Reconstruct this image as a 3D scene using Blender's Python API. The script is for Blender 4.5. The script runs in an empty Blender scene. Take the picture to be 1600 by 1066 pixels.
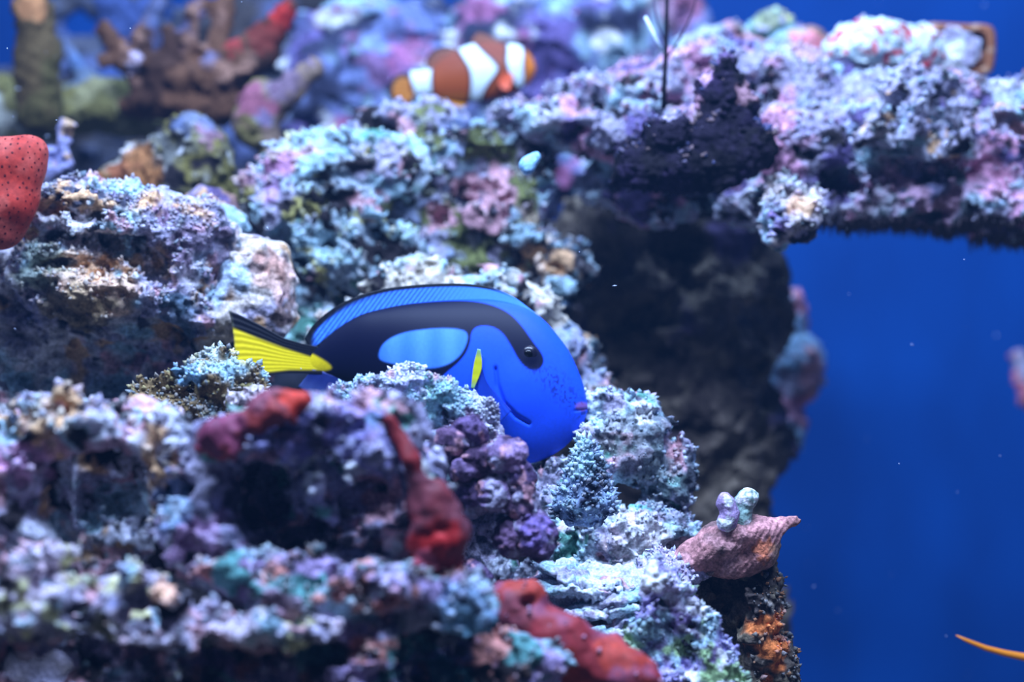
import bpy, math, random
import numpy as np
from mathutils import Vector, Matrix

# ------------------------------------------------------------------ camera, world, lights, exposure
F_PX = 3000.0                      # focal length in pixels of the 1600x1066 frame
CAM_Z = 0.42                       # camera height above the tank floor (m)
FOCUS = 0.90
scene = bpy.context.scene
C = scene.collection
cam_data = bpy.data.cameras.new('camera')
cam_data.sensor_width = 36.0
cam_data.lens = F_PX / 1600.0 * 36.0
cam_data.clip_start = 0.01
cam_data.dof.use_dof = True
cam_data.dof.focus_distance = FOCUS
cam_data.dof.aperture_fstop = 4.4
cam = bpy.data.objects.new('camera', cam_data)
C.objects.link(cam)
cam.location = (0, 0, CAM_Z)
cam.rotation_euler = (math.pi / 2, 0, 0)
scene.camera = cam

world = bpy.data.worlds.new('world')
scene.world = world
world.use_nodes = True
bg = world.node_tree.nodes['Background']
bg.inputs[0].default_value = (0.05, 0.11, 0.42, 1)
bg.inputs[1].default_value = 0.03      # dim room around the tank
# the water: a thin blue haze that fills the tank
_nt = world.node_tree
_vol = _nt.nodes.new('ShaderNodeVolumeScatter')
_vol.inputs['Color'].default_value = (0.22, 0.48, 1.0, 1)
_vol.inputs['Density'].default_value = 0.028
_vol.inputs['Anisotropy'].default_value = 0.3
_nt.links.new(_vol.outputs[0], _nt.nodes['World Output'].inputs['Volume'])

def area(name, loc, target, sx, sy, power, color):
    l = bpy.data.lights.new(name, 'AREA')
    l.shape = 'RECTANGLE'; l.size = sx; l.size_y = sy
    l.energy = power; l.color = color
    o = bpy.data.objects.new(name, l)
    C.objects.link(o)
    o.location = loc
    d = Vector(target) - Vector(loc)
    o.rotation_euler = d.to_track_quat('-Z', 'Y').to_euler()
    return o
# the lamps of the tank's hood, above the picture: two white-blue bars over the reef, one blue bar over the back
area('hood_lamp_front_offscreen', (-0.05, 0.58, 1.10), (0.0, 0.92, 0.35), 0.85, 0.10, 27, (0.45, 0.62, 1.0))
area('hood_lamp_middle_offscreen', (0.0, 1.22, 1.15), (0.0, 1.15, 0.3), 0.9, 0.10, 7.5, (0.40, 0.60, 1.0))
area('hood_lamp_back_offscreen', (0.25, 1.72, 1.10), (0.25, 1.98, 0.25), 1.2, 0.08, 2.9, (0.15, 0.54, 1.0))

vs = scene.view_settings
vs.view_transform = 'Standard'
try: vs.look = 'None'
except Exception: pass
vs.gamma = 1.0
vs.use_curve_mapping = False
vs.exposure = 0.08

# ------------------------------------------------------------------ helpers
def P(px, py, d):
    """pixel of the photograph at distance d (m) from the camera plane -> point of the tank"""
    return np.array([(px - 800.0) * d / F_PX, d, CAM_Z - (py - 533.0) * d / F_PX])

def lin(c):
    c = np.asarray(c, float) / 255.0
    return np.where(c <= 0.04045, c / 12.92, ((c + 0.055) / 1.055) ** 2.4)

_r = np.random.default_rng(7)
_TAB = _r.random((64, 64, 64)).astype(np.float32)
_FPX = [(0.15 + 0.7 * _r.random(32 ** 3)).astype(np.float32) for _i in range(3)]

def vnoise(p):
    """smooth value noise, 0..1; p is (n,3)"""
    p = p.astype(np.float32, copy=False).T
    i = np.floor(p)
    f = p - i
    f = f * f * (3 - 2 * f)
    i = i.astype(np.int32) & 63
    j = (i + 1) & 63
    x0 = i[0] << 12; x1 = j[0] << 12; y0 = i[1] << 6; y1 = j[1] << 6; z0 = i[2]; z1 = j[2]
    fx, fy, fz = f
    T = _TAB.ravel()
    def lx(yz):
        a = T[x0 + yz]
        return a + (T[x1 + yz] - a) * fx
    a = lx(y0 + z0); a += (lx(y1 + z0) - a) * fy
    c = lx(y0 + z1); c += (lx(y1 + z1) - c) * fy
    return a + (c - a) * fz

def fbm(p, octaves=3):
    s = 0.0; a = 1.0; t = 0.0
    for o in range(octaves):
        s = s + a * (vnoise(p * (2.03 ** o) + 11.7 * o) * 2 - 1)
        t += a; a *= 0.5
    return s / t

def worley(p):
    """distance to the nearest feature point (8 neighbour cells)"""
    p = p.astype(np.float32, copy=False).T
    bf = np.floor(p - np.float32(0.5)); b = bf.astype(np.int32)
    r = p - bf
    best = np.full(p.shape[1], 9.0, np.float32)
    for dx in (0, 1):
        for dy in (0, 1):
            for dz in (0, 1):
                k = ((((b[0] + dx) & 31) << 10) + (((b[1] + dy) & 31) << 5) + ((b[2] + dz) & 31))
                e = (r[0] - _FPX[0][k] - dx) ** 2 + (r[1] - _FPX[1][k] - dy) ** 2 + (r[2] - _FPX[2][k] - dz) ** 2
                np.minimum(best, e, out=best)
    return np.sqrt(best)

def dome(w, r=0.62):
    return np.sqrt(np.maximum(0.0, 1.0 - (w / r) ** 2))

def sstep(a, b, x):
    t = np.clip((x - a) / (b - a), 0, 1)
    return t * t * (3 - 2 * t)

def surface_nets(V, o, h):
    """V: 3-D field (negative inside); returns verts, quads"""
    nx, ny, nz = V.shape
    S = V < 0
    cnt = np.zeros((nx - 1, ny - 1, nz - 1), np.int8)
    for a in (0, 1):
        for b in (0, 1):
            for c in (0, 1):
                cnt += S[a:nx - 1 + a, b:ny - 1 + b, c:nz - 1 + c]
    act = (cnt > 0) & (cnt < 8)
    idx = np.full(act.shape, -1, np.int32)
    I = np.argwhere(act)
    idx[act] = np.arange(len(I))
    acc = np.zeros((len(I), 3), np.float32); n = np.zeros(len(I), np.float32)
    cor = [(a, b, c) for a in (0, 1) for b in (0, 1) for c in (0, 1)]
    vals = {k: V[I[:, 0] + k[0], I[:, 1] + k[1], I[:, 2] + k[2]] for k in cor}
    for k in cor:
        for ax in range(3):
            if k[ax] == 0:
                m = list(k); m[ax] = 1; m = tuple(m)
                va, vb = vals[k], vals[m]
                cr = (va < 0) != (vb < 0)
                t = np.where(cr, va / np.where(cr, va - vb, 1), 0)
                pt = np.array(k, np.float32)[None, :].repeat(len(I), 0)
                pt[:, ax] += t
                acc += pt * cr[:, None]; n += cr
    verts = (I + acc / n[:, None]) * h + o
    quads = []
    for ax in range(3):
        sl0 = [slice(None)] * 3; sl1 = [slice(None)] * 3
        sl0[ax] = slice(0, -1); sl1[ax] = slice(1, None)
        A = S[tuple(sl0)]; B = S[tuple(sl1)]
        E = np.argwhere(A != B)
        u, v = (ax + 1) % 3, (ax + 2) % 3
        ok = (E[:, u] > 0) & (E[:, v] > 0) & (E[:, u] < V.shape[u] - 1) & (E[:, v] < V.shape[v] - 1)
        E = E[ok]
        flip = A[E[:, 0], E[:, 1], E[:, 2]]
        def at(du, dv):
            q = E.copy(); q[:, u] -= du; q[:, v] -= dv
            return idx[q[:, 0], q[:, 1], q[:, 2]]
        q = np.stack([at(1, 1), at(0, 1), at(0, 0), at(1, 0)], 1)
        q[~flip] = q[~flip][:, ::-1]
        quads.append(q)
    return verts, np.concatenate(quads)

def mesh_obj(name, verts, faces, cols=None, mat=None, parent=None, origin=None, smooth=True):
    """verts in world metres; the object's origin goes to the middle of its base"""
    verts = np.asarray(verts, np.float64)
    if origin is None:
        lo, hi = verts.min(0), verts.max(0)
        origin = np.array([(lo[0] + hi[0]) / 2, (lo[1] + hi[1]) / 2, lo[2]])
    me = bpy.data.meshes.new(name)
    if isinstance(faces, np.ndarray):
        nf, k = faces.shape
        me.vertices.add(len(verts))
        me.vertices.foreach_set('co', (verts - origin).astype(np.float32).ravel())
        me.loops.add(nf * k)
        me.loops.foreach_set('vertex_index', faces.astype(np.int32).ravel())
        me.polygons.add(nf)
        me.polygons.foreach_set('loop_start', np.arange(0, nf * k, k, dtype=np.int32))
    else:
        me.from_pydata([tuple(v) for v in (verts - origin)], [], faces)
    if smooth:
        me.polygons.foreach_set('use_smooth', np.ones(len(me.polygons), bool))
    me.update(calc_edges=True)
    me.validate()
    if cols is not None:
        at = me.color_attributes.new('Col', 'FLOAT_COLOR', 'POINT')
        cc = np.ones((len(verts), 4), np.float32); cc[:, :3] = cols
        at.data.foreach_set('color', cc.ravel())
    if mat: me.materials.append(mat)
    ob = bpy.data.objects.new(name, me)
    C.objects.link(ob)
    ob.location = origin
    if parent is not None:
        ob.parent = parent
        ob.matrix_parent_inverse = Matrix.Translation(-parent.location)
    return ob

def tag(o, label=None, cat=None, group=None, kind=None):
    if label: o['label'] = label
    if cat: o['category'] = cat
    if group: o['group'] = group
    if kind: o['kind'] = kind
    return o

# ------------------------------------------------------------------ materials
def make_mat(name, rough=0.9, spec=0.12, fine=0.35, fscale=900.0, bump=0.5, bscale=700.0, bdist=0.0006, sss=0.0, voro=True, alpha=None, coat=0.0):
    m = bpy.data.materials.new(name); m.use_nodes = True
    nt = m.node_tree; N = nt.nodes; Lk = nt.links
    bs = N['Principled BSDF']
    bs.inputs['Roughness'].default_value = rough
    bs.inputs['Specular IOR Level'].default_value = spec
    if coat: bs.inputs['Coat Weight'].default_value = coat
    at = N.new('ShaderNodeAttribute'); at.attribute_name = 'Col'
    tc = N.new('ShaderNodeTexCoord')
    no = N.new('ShaderNodeTexNoise'); no.inputs['Scale'].default_value = fscale; no.inputs['Detail'].default_value = 3.0
    Lk.new(tc.outputs['Object'], no.inputs['Vector'])
    mr = N.new('ShaderNodeMapRange')
    mr.inputs[1].default_value = 0.3; mr.inputs[2].default_value = 0.7
    mr.inputs[3].default_value = 1.0 - fine; mr.inputs[4].default_value = 1.0 + fine
    Lk.new(no.outputs['Fac'], mr.inputs[0])
    mx = N.new('ShaderNodeVectorMath'); mx.operation = 'SCALE'
    Lk.new(at.outputs['Color'], mx.inputs[0]); Lk.new(mr.outputs[0], mx.inputs['Scale'])
    Lk.new(mx.outputs[0], bs.inputs['Base Color'])
    if bump > 0:
        bn = N.new('ShaderNodeTexNoise'); bn.inputs['Scale'].default_value = bscale; bn.inputs['Detail'].default_value = 4.0
        Lk.new(tc.outputs['Object'], bn.inputs['Vector'])
        hsrc = bn.outputs['Fac']
        if voro:
            vo = N.new('ShaderNodeTexVoronoi'); vo.inputs['Scale'].default_value = bscale * 0.45
            Lk.new(tc.outputs['Object'], vo.inputs['Vector'])
            ad = N.new('ShaderNodeMath'); ad.operation = 'SUBTRACT'
            Lk.new(bn.outputs['Fac'], ad.inputs[0]); Lk.new(vo.outputs['Distance'], ad.inputs[1])
            hsrc = ad.outputs[0]
        bp = N.new('ShaderNodeBump'); bp.inputs['Strength'].default_value = bump; bp.inputs['Distance'].default_value = bdist
        Lk.new(hsrc, bp.inputs['Height']); Lk.new(bp.outputs[0], bs.inputs['Normal'])
    if sss:
        bs.inputs['Subsurface Weight'].default_value = sss
        bs.inputs['Subsurface Radius'].default_value = (0.004, 0.003, 0.003)
        bs.inputs['Subsurface Scale'].default_value = 0.5
    if alpha is not None:
        bs.inputs['Alpha'].default_value = alpha
    return m

M_ROCK = make_mat('live_rock', fine=0.40, bump=0.9)
M_SOFT = make_mat('soft_coral', rough=0.8, fine=0.25, fscale=500, bump=0.4, bscale=500, bdist=0.0005, voro=False)
M_SPONGE = make_mat('sponge', rough=0.6, spec=0.2, fine=0.25, fscale=350, bump=0.35, bscale=300, bdist=0.0006, voro=False)
M_FISH = make_mat('fish_skin', rough=0.5, spec=0.16, fine=0.06, fscale=700, bump=0.06, bscale=1500, bdist=0.0002, voro=False)
M_FIN = make_mat('fish_fin', rough=0.5, spec=0.3, fine=0.05, fscale=700, bump=0)
M_FINCLEAR = make_mat('clear_fin', rough=0.4, spec=0.3, fine=0.05, fscale=700, bump=0, alpha=0.55)

# palette of encrusting growth (surface colours, sRGB)
CH = (220, 220, 222); CY = (156, 186, 198); LI = (156, 150, 172); PU = (90, 76, 112); PK = (196, 150, 158)
TA = (196, 156, 118); OL = (112, 104, 58); TE = (96, 150, 136); BR = (84, 64, 50); DK = (34, 29, 32)
RD = (188, 48, 38); GY = (120, 122, 134); MA = (140, 76, 110); OR = (214, 120, 66); BL = (88, 112, 190)
PD = (52, 40, 78)

# ------------------------------------------------------------------ the rock builder
class Sdf:
    """union of ellipsoids and tapered rods, in pixel units of depth d0"""
    def __init__(self, d0):
        self.d0 = d0; self.s = d0 / F_PX
    def w(self, px, py, dd=0.0):
        return (P(px, py, self.d0 + dd * self.s) / self.s).astype(np.float32)
    def ell(self, p, b):
        c = self.w(*b[:3]); k = 1 + b[2] / F_PX
        r = np.array([b[3], b[5], b[4]], np.float32) * k
        q = p - c
        if len(b) > 6:
            a = math.radians(b[6]); ca, sa = np.float32(math.cos(a)), np.float32(math.sin(a))
            q = np.stack([q[:, 0] * ca + q[:, 2] * sa, q[:, 1], -q[:, 0] * sa + q[:, 2] * ca], 1)
        q = q / r.astype(np.float32)
        k0 = np.sqrt(np.einsum('ij,ij->i', q, q)) + np.float32(1e-6)
        q /= r.astype(np.float32)
        k1 = np.sqrt(np.einsum('ij,ij->i', q, q)) + np.float32(1e-9)
        return k0 * (k0 - 1) / k1
    def rod(self, p, b):
        _, a, e, r0, r1 = b
        A = self.w(*a); B = self.w(*e)
        ab = B - A
        t = np.clip(((p - A) @ ab) / (ab @ ab), 0, 1)
        q = p - A - t[:, None] * ab
        return (np.sqrt((q ** 2).sum(1)) - (r0 + (r1 - r0) * t)).astype(np.float32)
    def prim(self, p, b):
        return self.rod(p, b) if b[0] == 'rod' else self.ell(p, b)
    def __call__(self, p, blobs, carve, k=14.0, kc=8.0, post=()):
        d = None
        for b in blobs:
            e = self.prim(p, b)
            if d is None: d = e
            else:
                h = np.clip(0.5 + 0.5 * (d - e) / k, 0, 1)
                d = d * (1 - h) + e * h - k * h * (1 - h)
        for b in carve:
            e = -self.prim(p, b)
            h = np.clip(0.5 - 0.5 * (d - e) / kc, 0, 1)
            d = d * (1 - h) + e * h + kc * h * (1 - h)
        for b in post:
            e = self.prim(p, b)
            h = np.clip(0.5 + 0.5 * (d - e) / k, 0, 1)
            d = d * (1 - h) + e * h - k * h * (1 - h)
        return d

def bounds(S, blobs):
    lo = np.full(3, 1e9); hi = -lo
    for b in blobs:
        if b[0] == 'rod':
            for c, r in ((S.w(*b[1]), b[3]), (S.w(*b[2]), b[4])):
                lo = np.minimum(lo, c - r); hi = np.maximum(hi, c + r)
        else:
            c = S.w(*b[:3]); R = np.array([b[3], b[5], b[4]])
            if len(b) > 6: R = np.array([max(b[3], b[4]), b[5], max(b[3], b[4])])
            lo = np.minimum(lo, c - R * 1.08); hi = np.maximum(hi, c + R * 1.08)
    return lo, hi

SEED = [0]
def upsample2(A):
    """trilinear refinement of a node grid: n -> 2n-1 along each axis"""
    for ax in range(3):
        A = np.moveaxis(A, ax, 0)
        B = np.empty((2 * A.shape[0] - 1,) + A.shape[1:], np.float32)
        B[::2] = A; B[1::2] = (A[:-1] + A[1:]) * np.float32(0.5)
        A = np.moveaxis(B, 0, ax)
    return np.ascontiguousarray(A)

def sculpt(name, d0, blobs, carve=(), h=3.0, lump=((70, 16), (28, 7)), knob=((22, 6),), pit=(), cave=(), fine=((12, 4.0, 1), (6, 1.8, 0)),
           warp=(40, 10), base=CH, pal=(), blots=(), speck=0.35, mat=None, parent=None, k=14.0, seed=None, kc=8.0, ribs=None, post=()):
    """one piece of live rock / coral: smooth body, noise relief, growth colours"""
    SEED[0] += 1
    sd = SEED[0] if seed is None else seed
    off = np.array([sd * 17.31, sd * 5.77, sd * 9.13], np.float32)
    S = Sdf(d0)
    h = h * 1.36
    big = [x for x in knob if x[0] >= 13]; small = [x for x in knob if x[0] < 13]
    amp = sum(a for _, a in lump) + sum(a for _, a in big) + warp[1] * 0.5
    fa = sum(a for _, a in small) + sum(x[1] for x in fine) + (ribs[1] if ribs else 0)
    lo, hi = bounds(S, blobs)
    pad = amp + fa + 4 * h
    lo -= pad; hi += pad
    lo = lo.astype(np.float32)
    H = 2 * h; cs = 3
    n = (np.ceil((hi - lo) / (H * cs)).astype(int) + 1)
    gx = [lo[i] + np.arange(n[i]) * H * cs + H * (cs - 1) * 0.5 for i in range(3)]
    G = np.stack(np.meshgrid(*gx, indexing='ij'), -1).reshape(-1, 3).astype(np.float32)
    D = S(G, blobs, carve, k, kc, post)
    band = (np.abs(D) < amp + fa + H * cs * 1.2 + sum(p[1] for p in pit) * 0.6 + sum(p[1] for p in cave) * 0.7).reshape(n)
    sgn = np.where(D < 0, -50.0, 50.0).astype(np.float32).reshape(n)
    rep = lambda A: A.repeat(cs, 0).repeat(cs, 1).repeat(cs, 2)
    V = rep(sgn); Mk = rep(band)
    p = (np.argwhere(Mk) * np.float32(H) + lo).astype(np.float32)
    q = p
    if warp[1]:
        w = np.stack([vnoise(p / np.float32(warp[0]) + off + np.float32(31.0 * i)) for i in range(3)], 1) - np.float32(0.5)
        q = p + w * np.float32(2 * warp[1])
    d = S(q, blobs, carve, k, kc, post)
    for sc, a in lump:
        d = d - a * fbm(p / np.float32(sc) + off, 2)
    for sc, a in big:
        d = d - a * (dome(worley(p / np.float32(sc) + off)) - 0.35) * (0.4 + 1.2 * vnoise(p / np.float32(sc * 3) + off + 3))
    for sc, a, th in pit:
        d = d + a * sstep(th, th * 0.4, worley(p / np.float32(sc) + off * np.float32(1.7)))
    for sc, a, th in cave:
        d = d + a * sstep(th, th + .10, vnoise(p / np.float32(sc) + off * np.float32(1.3)) * .75 + .25 * vnoise(p / np.float32(sc * .4) + off))
    V[Mk] = d
    V = upsample2(V)
    Mk = np.abs(V) < fa + 2.2 * h
    p = (np.argwhere(Mk) * np.float32(h) + lo).astype(np.float32)
    d = V[Mk]
    for sc, a in small:
        d = d - a * (dome(worley(p / np.float32(sc) + off)) - 0.35)
    for sc, a, mode in fine:
        nz = vnoise(p / np.float32(sc) + off) * 2 - 1
        d = d - (a * (np.abs(nz) * 2.2 - 0.8) if mode else a * nz)
    if ribs:
        sc, a, dirv = ribs
        ph = (p @ np.array(dirv, np.float32)) / sc + 1.2 * vnoise(p / np.float32(sc * 5) + off)
        d = d - a * np.sin(ph * 2 * np.pi)
    V[Mk] = d
    V[0] = V[-1] = 50; V[:, 0] = V[:, -1] = 50; V[:, :, 0] = V[:, :, -1] = 50
    vv, qq = surface_nets(V, lo, h)
    vv = vv.astype(np.float32)
    # drop floating crumbs: keep pieces connected to the biggest one (cheap label propagation)
    lab = np.arange(len(vv))
    e0 = qq.ravel(); e1 = np.roll(qq, 1, 1).ravel()
    for _ in range(300):
        m = np.minimum(lab[e0], lab[e1])
        new = lab.copy()
        np.minimum.at(new, lab[e0], m); np.minimum.at(new, lab[e1], m)
        new = new[new]; new = new[new]; new = new[new]
        if (new == lab).all(): break
        lab = new
    u, c = np.unique(lab, return_counts=True)
    keep = lab == u[c.argmax()]
    re = np.cumsum(keep) - 1
    qq = re[qq[keep[qq[:, 0]]]]; vv = vv[keep]
    # colours
    col = np.tile(lin(base), (len(vv), 1))
    for j, (c, sc, th, so) in enumerate(pal):
        sc = sc * 1.5
        wv = 0.7 * vnoise(vv / sc + off + 7.7 * j) + 0.3 * vnoise(vv / (sc * 0.3) + off + 3.1 * j)
        m = sstep(th - so, th + so, wv)[:, None]
        col = col * (1 - m) + lin(c) * m
    for b in blots:
        cpt = S.w(*b[:3])
        r = b[3]
        dist = np.sqrt(((vv - cpt) ** 2).sum(1)) + r * 0.55 * (vnoise(vv / (r * 0.45) + off) - 0.5) * 2
        m = (sstep(r * 1.1, r * 0.75, dist) * (b[5] if len(b) > 5 else 1.0))[:, None]
        col = col * (1 - m) + lin(b[4]) * m
    sp = 1 + speck * (fbm(vv / 7.0 + off, 2) * 1.6)
    col = np.clip(col * sp[:, None], 0, 1)
    ob = mesh_obj(name, vv * S.s, qq, col, mat or M_ROCK, parent)
    return ob

OCT = np.array([(1, 0, 0), (-1, 0, 0), (0, 1, 0), (0, -1, 0), (0, 0, 1), (0, 0, -1)], float)
OCTF = np.array([(0, 2, 4), (2, 1, 4), (1, 3, 4), (3, 0, 4), (2, 0, 5), (1, 2, 5), (3, 1, 5), (0, 3, 5)])

def nubs(rock, n, size, d0, cols, up=0.1, box=None, stretch=1.5, name='algae_grit', clump=60, front=True, thr=0.5, lab=None, tint=0.3):
    """tiny irregular grains and tufts of growth standing on a rock's surface, joined into one part"""
    me = rock.data
    nv = len(me.vertices)
    co = np.empty(nv * 3, np.float32); me.vertices.foreach_get('co', co); co = co.reshape(-1, 3)
    no = np.empty(nv * 3, np.float32); me.vertices.foreach_get('normal', no); no = no.reshape(-1, 3)
    vc = np.empty(nv * 4, np.float32); me.color_attributes['Col'].data.foreach_get('color', vc); vc = vc.reshape(-1, 4)[:, :3]
    rng = np.random.default_rng(SEED[0] * 31 + n)
    wld = co + np.array(rock.location)
    ok = no[:, 2] > up
    if front: ok &= no[:, 1] < 0.35
    px = 800 + wld[:, 0] / wld[:, 1] * F_PX; py = 533 - (wld[:, 2] - CAM_Z) / wld[:, 1] * F_PX
    ok &= (py < 1090) & (py > -30) & (px > -30) & (px < 1630)
    if box: ok &= (px > box[0]) & (px < box[2]) & (py > box[1]) & (py < box[3])
    s = d0 / F_PX
    ok &= (0.6 * vnoise(wld / (clump * s) + 5.5) + 0.4 * vnoise(wld / (clump * 0.3 * s) + 2.5)) > thr
    cand = np.argwhere(ok)[:, 0]
    if len(cand) < 5: return None
    pick = rng.choice(cand, min(n, len(cand)), replace=False)
    r = size * s * (0.35 + rng.random(len(pick)) ** 3 * 1.0)
    nn = no[pick] + (rng.random((len(pick), 3)) - 0.5) * 0.9
    nn /= np.linalg.norm(nn, axis=1)[:, None]
    jit = 0.55 + 0.9 * rng.random((len(pick), 6, 1))
    a = rng.normal(size=(len(pick), 3)); a -= (a * nn).sum(1, keepdims=True) * nn; a /= np.linalg.norm(a, axis=1)[:, None]
    b = np.cross(nn, a)
    R = np.stack([a, b, nn * stretch], 1)
    base = np.einsum('vk,nkc->nvc', OCT, R) * jit * r[:, None, None]
    vv = base + (wld[pick] + nn * r[:, None] * (stretch * 0.45))[:, None, :]
    f = (OCTF[None] + (np.arange(len(pick)) * 6)[:, None, None]).reshape(-1, 3)
    cl = np.array([lin(c) for c in cols])[rng.integers(0, len(cols), len(pick))] * tint + vc[pick] * (1 - tint)
    ob = mesh_obj(name, vv.reshape(-1, 3), f, np.clip(cl.repeat(6, 0), 0, 1), M_ROCK, rock)
    tag(ob, lab, kind='stuff')
    return ob

# ------------------------------------------------------------------ the setting: tank floor and panes
def plain_mat(name, c, rough=0.8, mott=None):
    m = bpy.data.materials.new(name); m.use_nodes = True
    nt = m.node_tree; N = nt.nodes
    bs = N['Principled BSDF']; bs.inputs['Roughness'].default_value = rough; bs.inputs['Specular IOR Level'].default_value = 0.1
    tc = N.new('ShaderNodeTexCoord'); mp = N.new('ShaderNodeMapping')
    no = N.new('ShaderNodeTexNoise'); no.inputs['Detail'].default_value = 3
    nt.links.new(tc.outputs['Object'], mp.inputs[0]); nt.links.new(mp.outputs[0], no.inputs['Vector'])
    cr = N.new('ShaderNodeValToRGB')
    mp.inputs['Scale'].default_value = mott[0] if mott else (40, 40, 40)
    c1 = mott[1] if mott else tuple(x * 0.7 for x in c)
    no.inputs['Scale'].default_value = 1.0
    cr.color_ramp.elements[0].color = (*lin(c1), 1); cr.color_ramp.elements[1].color = (*lin(c), 1)
    cr.color_ramp.elements[0].position = 0.36; cr.color_ramp.elements[1].position = 0.66
    nt.links.new(no.outputs['Fac'], cr.inputs[0]); nt.links.new(cr.outputs[0], bs.inputs['Base Color'])
    return m

def slab(name, x0, x1, y0, y1, z0, z1, mat):
    v = [(x, y, z) for x in (x0, x1) for y in (y0, y1) for z in (z0, z1)]
    f = [(0, 1, 3, 2), (4, 6, 7, 5), (0, 4, 5, 1), (2, 3, 7, 6), (0, 2, 6, 4), (1, 5, 7, 3)]
    o = mesh_obj(name, v, f, None, mat, smooth=False)
    return tag(o, kind='structure')

M_BACK = plain_mat('blue_back_pane', (8, 80, 166), 0.6, ((8, 8, 4.2), (7, 68, 146)))  # faint lighter and darker mottling paints patches of light into the pane's blue
M_SAND = plain_mat('tank_sand', (150, 140, 125), 0.95)
slab('floor', -1.1, 1.1, 0.45, 2.0, -0.03, 0.0, M_SAND)
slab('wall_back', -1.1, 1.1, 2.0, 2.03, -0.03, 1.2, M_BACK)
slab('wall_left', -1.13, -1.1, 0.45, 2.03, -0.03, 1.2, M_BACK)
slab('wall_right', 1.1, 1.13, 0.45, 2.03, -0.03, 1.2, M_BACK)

ROCKS = 'live rocks of the reef'
def rock(label, *a, cat='rock', **kw):
    kw.setdefault('cave', ((44, 26, .55), (20, 11, .56)))
    kw.setdefault('speck', .5)
    kw['knob'] = tuple((sc, am * (.6 if sc > 13 else 1)) for sc, am in kw.get('knob', ((22, 6),)))
    o = sculpt('live_rock', *a, **kw)
    return tag(o, label, cat)

PALE = ((CY, 60, .52, .10), (LI, 80, .55, .10), (PK, 55, .64, .07), (TA, 45, .66, .06), (DK, 26, .66, .06))

# ------------------------------------------------------------------ rocks, far to near
rock('dark blurred reef rock filling the back behind the brown soft corals', 1.52,
     [(120, 190, 0, 220, 90, 70), (380, 180, 20, 170, 110, 70), (250, 330, 20, 330, 90, 70), (120, 90, 60, 90, 70, 50), (300, 60, 70, 190, 70, 50), (440, 30, 70, 120, 90, 50), (200, 0, 70, 120, 40, 40), (120, 470, 30, 330, 140, 80), (480, 470, 40, 260, 160, 80)],
     h=6.0, lump=((90, 26), (40, 12)), base=(84, 86, 100), pal=(((90, 100, 140), 60, .60, .08), ((66, 60, 60), 50, .56, .1)))

rk = rock('pink and blue blurred rubble rock behind the clownfish', 1.40,
     [(560, 130, 0, 130, 90, 60), (680, 130, 0, 130, 100, 60), (620, 40, 30, 170, 50, 60), (800, 90, 0, 130, 100, 60), (930, 70, 10, 110, 80, 60), (900, 10, 30, 170, 30, 50), (1040, 40, 30, 75, 70, 50), (490, 180, 0, 70, 60, 50), (760, 250, 20, 300, 110, 50)],
     carve=[(870, 120, -60, 45, 60, 50), (640, 60, -50, 40, 25, 40)],
     h=4.5, lump=((60, 18), (30, 10)), knob=((26, 9),), base=(112, 124, 168),
     pal=((CY, 34, .60, .07), ((110, 96, 150), 50, .50, .1), ((160, 100, 136), 42, .64, .06), ((50, 52, 74), 36, .58, .08), (CH, 26, .70, .05)),
     blots=[(640, 75, -50, 36, (176, 100, 130), .7), (1060, 20, -20, 45, (170, 104, 130), .7), (590, 110, -50, 35, MA, .6)])

rock('rounded coral head with brown side between left boulder and soft corals', 1.14,
     [(298, 248, -6, 72, 72, 60), (290, 300, 10, 85, 60, 60), (225, 268, 10, 50, 52, 45), (185, 285, 20, 40, 32, 40)],
     carve=[(270, 225, -66, 18, 26, 40)], cave=((24, 6, .60),), h=3.4, lump=((50, 6), (20, 4)), knob=((15, 4),), warp=(40, 5), base=(96, 96, 92),
     pal=((CH, 16, .60, .06), (OL, 30, .5, .1), (DK, 20, .60, .06)),
     blots=[(215, 265, -30, 55, (150, 100, 60), .95), (185, 290, -20, 40, (140, 84, 56), .95), (325, 205, -50, 24, (150, 108, 128), .7), (300, 182, -30, 36, (104, 116, 150), .7)])

rk = rock('nubbly pale rubble rock between coral head and clownfish', 1.10,
     [(470, 300, 0, 85, 80, 60), (430, 330, -10, 60, 70, 55), (540, 340, 0, 90, 100, 60), (520, 250, 20, 80, 50, 50), (470, 400, 20, 100, 80, 50), (590, 400, 10, 90, 80, 50), (600, 270, 30, 80, 70, 50), (520, 500, 40, 140, 80, 50)],
     carve=[(490, 330, -70, 25, 22, 40), (560, 300, -60, 18, 22, 40), (505, 385, -60, 35, 35, 40), (600, 310, -50, 22, 20, 40)],
     h=2.8, lump=((50, 14), (22, 9)), knob=((20, 8), (11, 3)), pit=((34, 12, .3),), base=(165, 178, 190),
     pal=((CY, 40, .50, .1), (TE, 36, .63, .06), (LI, 50, .58, .08), ((190, 180, 110), 24, .62, .05), (PK, 34, .68, .05), (DK, 22, .60, .06)),
     blots=[(410, 270, -60, 45, (170, 120, 170), .6)])
nubs(rk, 900, 5.5, 1.10, [CH, CY, (196, 214, 170), CH], up=0.0, clump=30)

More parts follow.
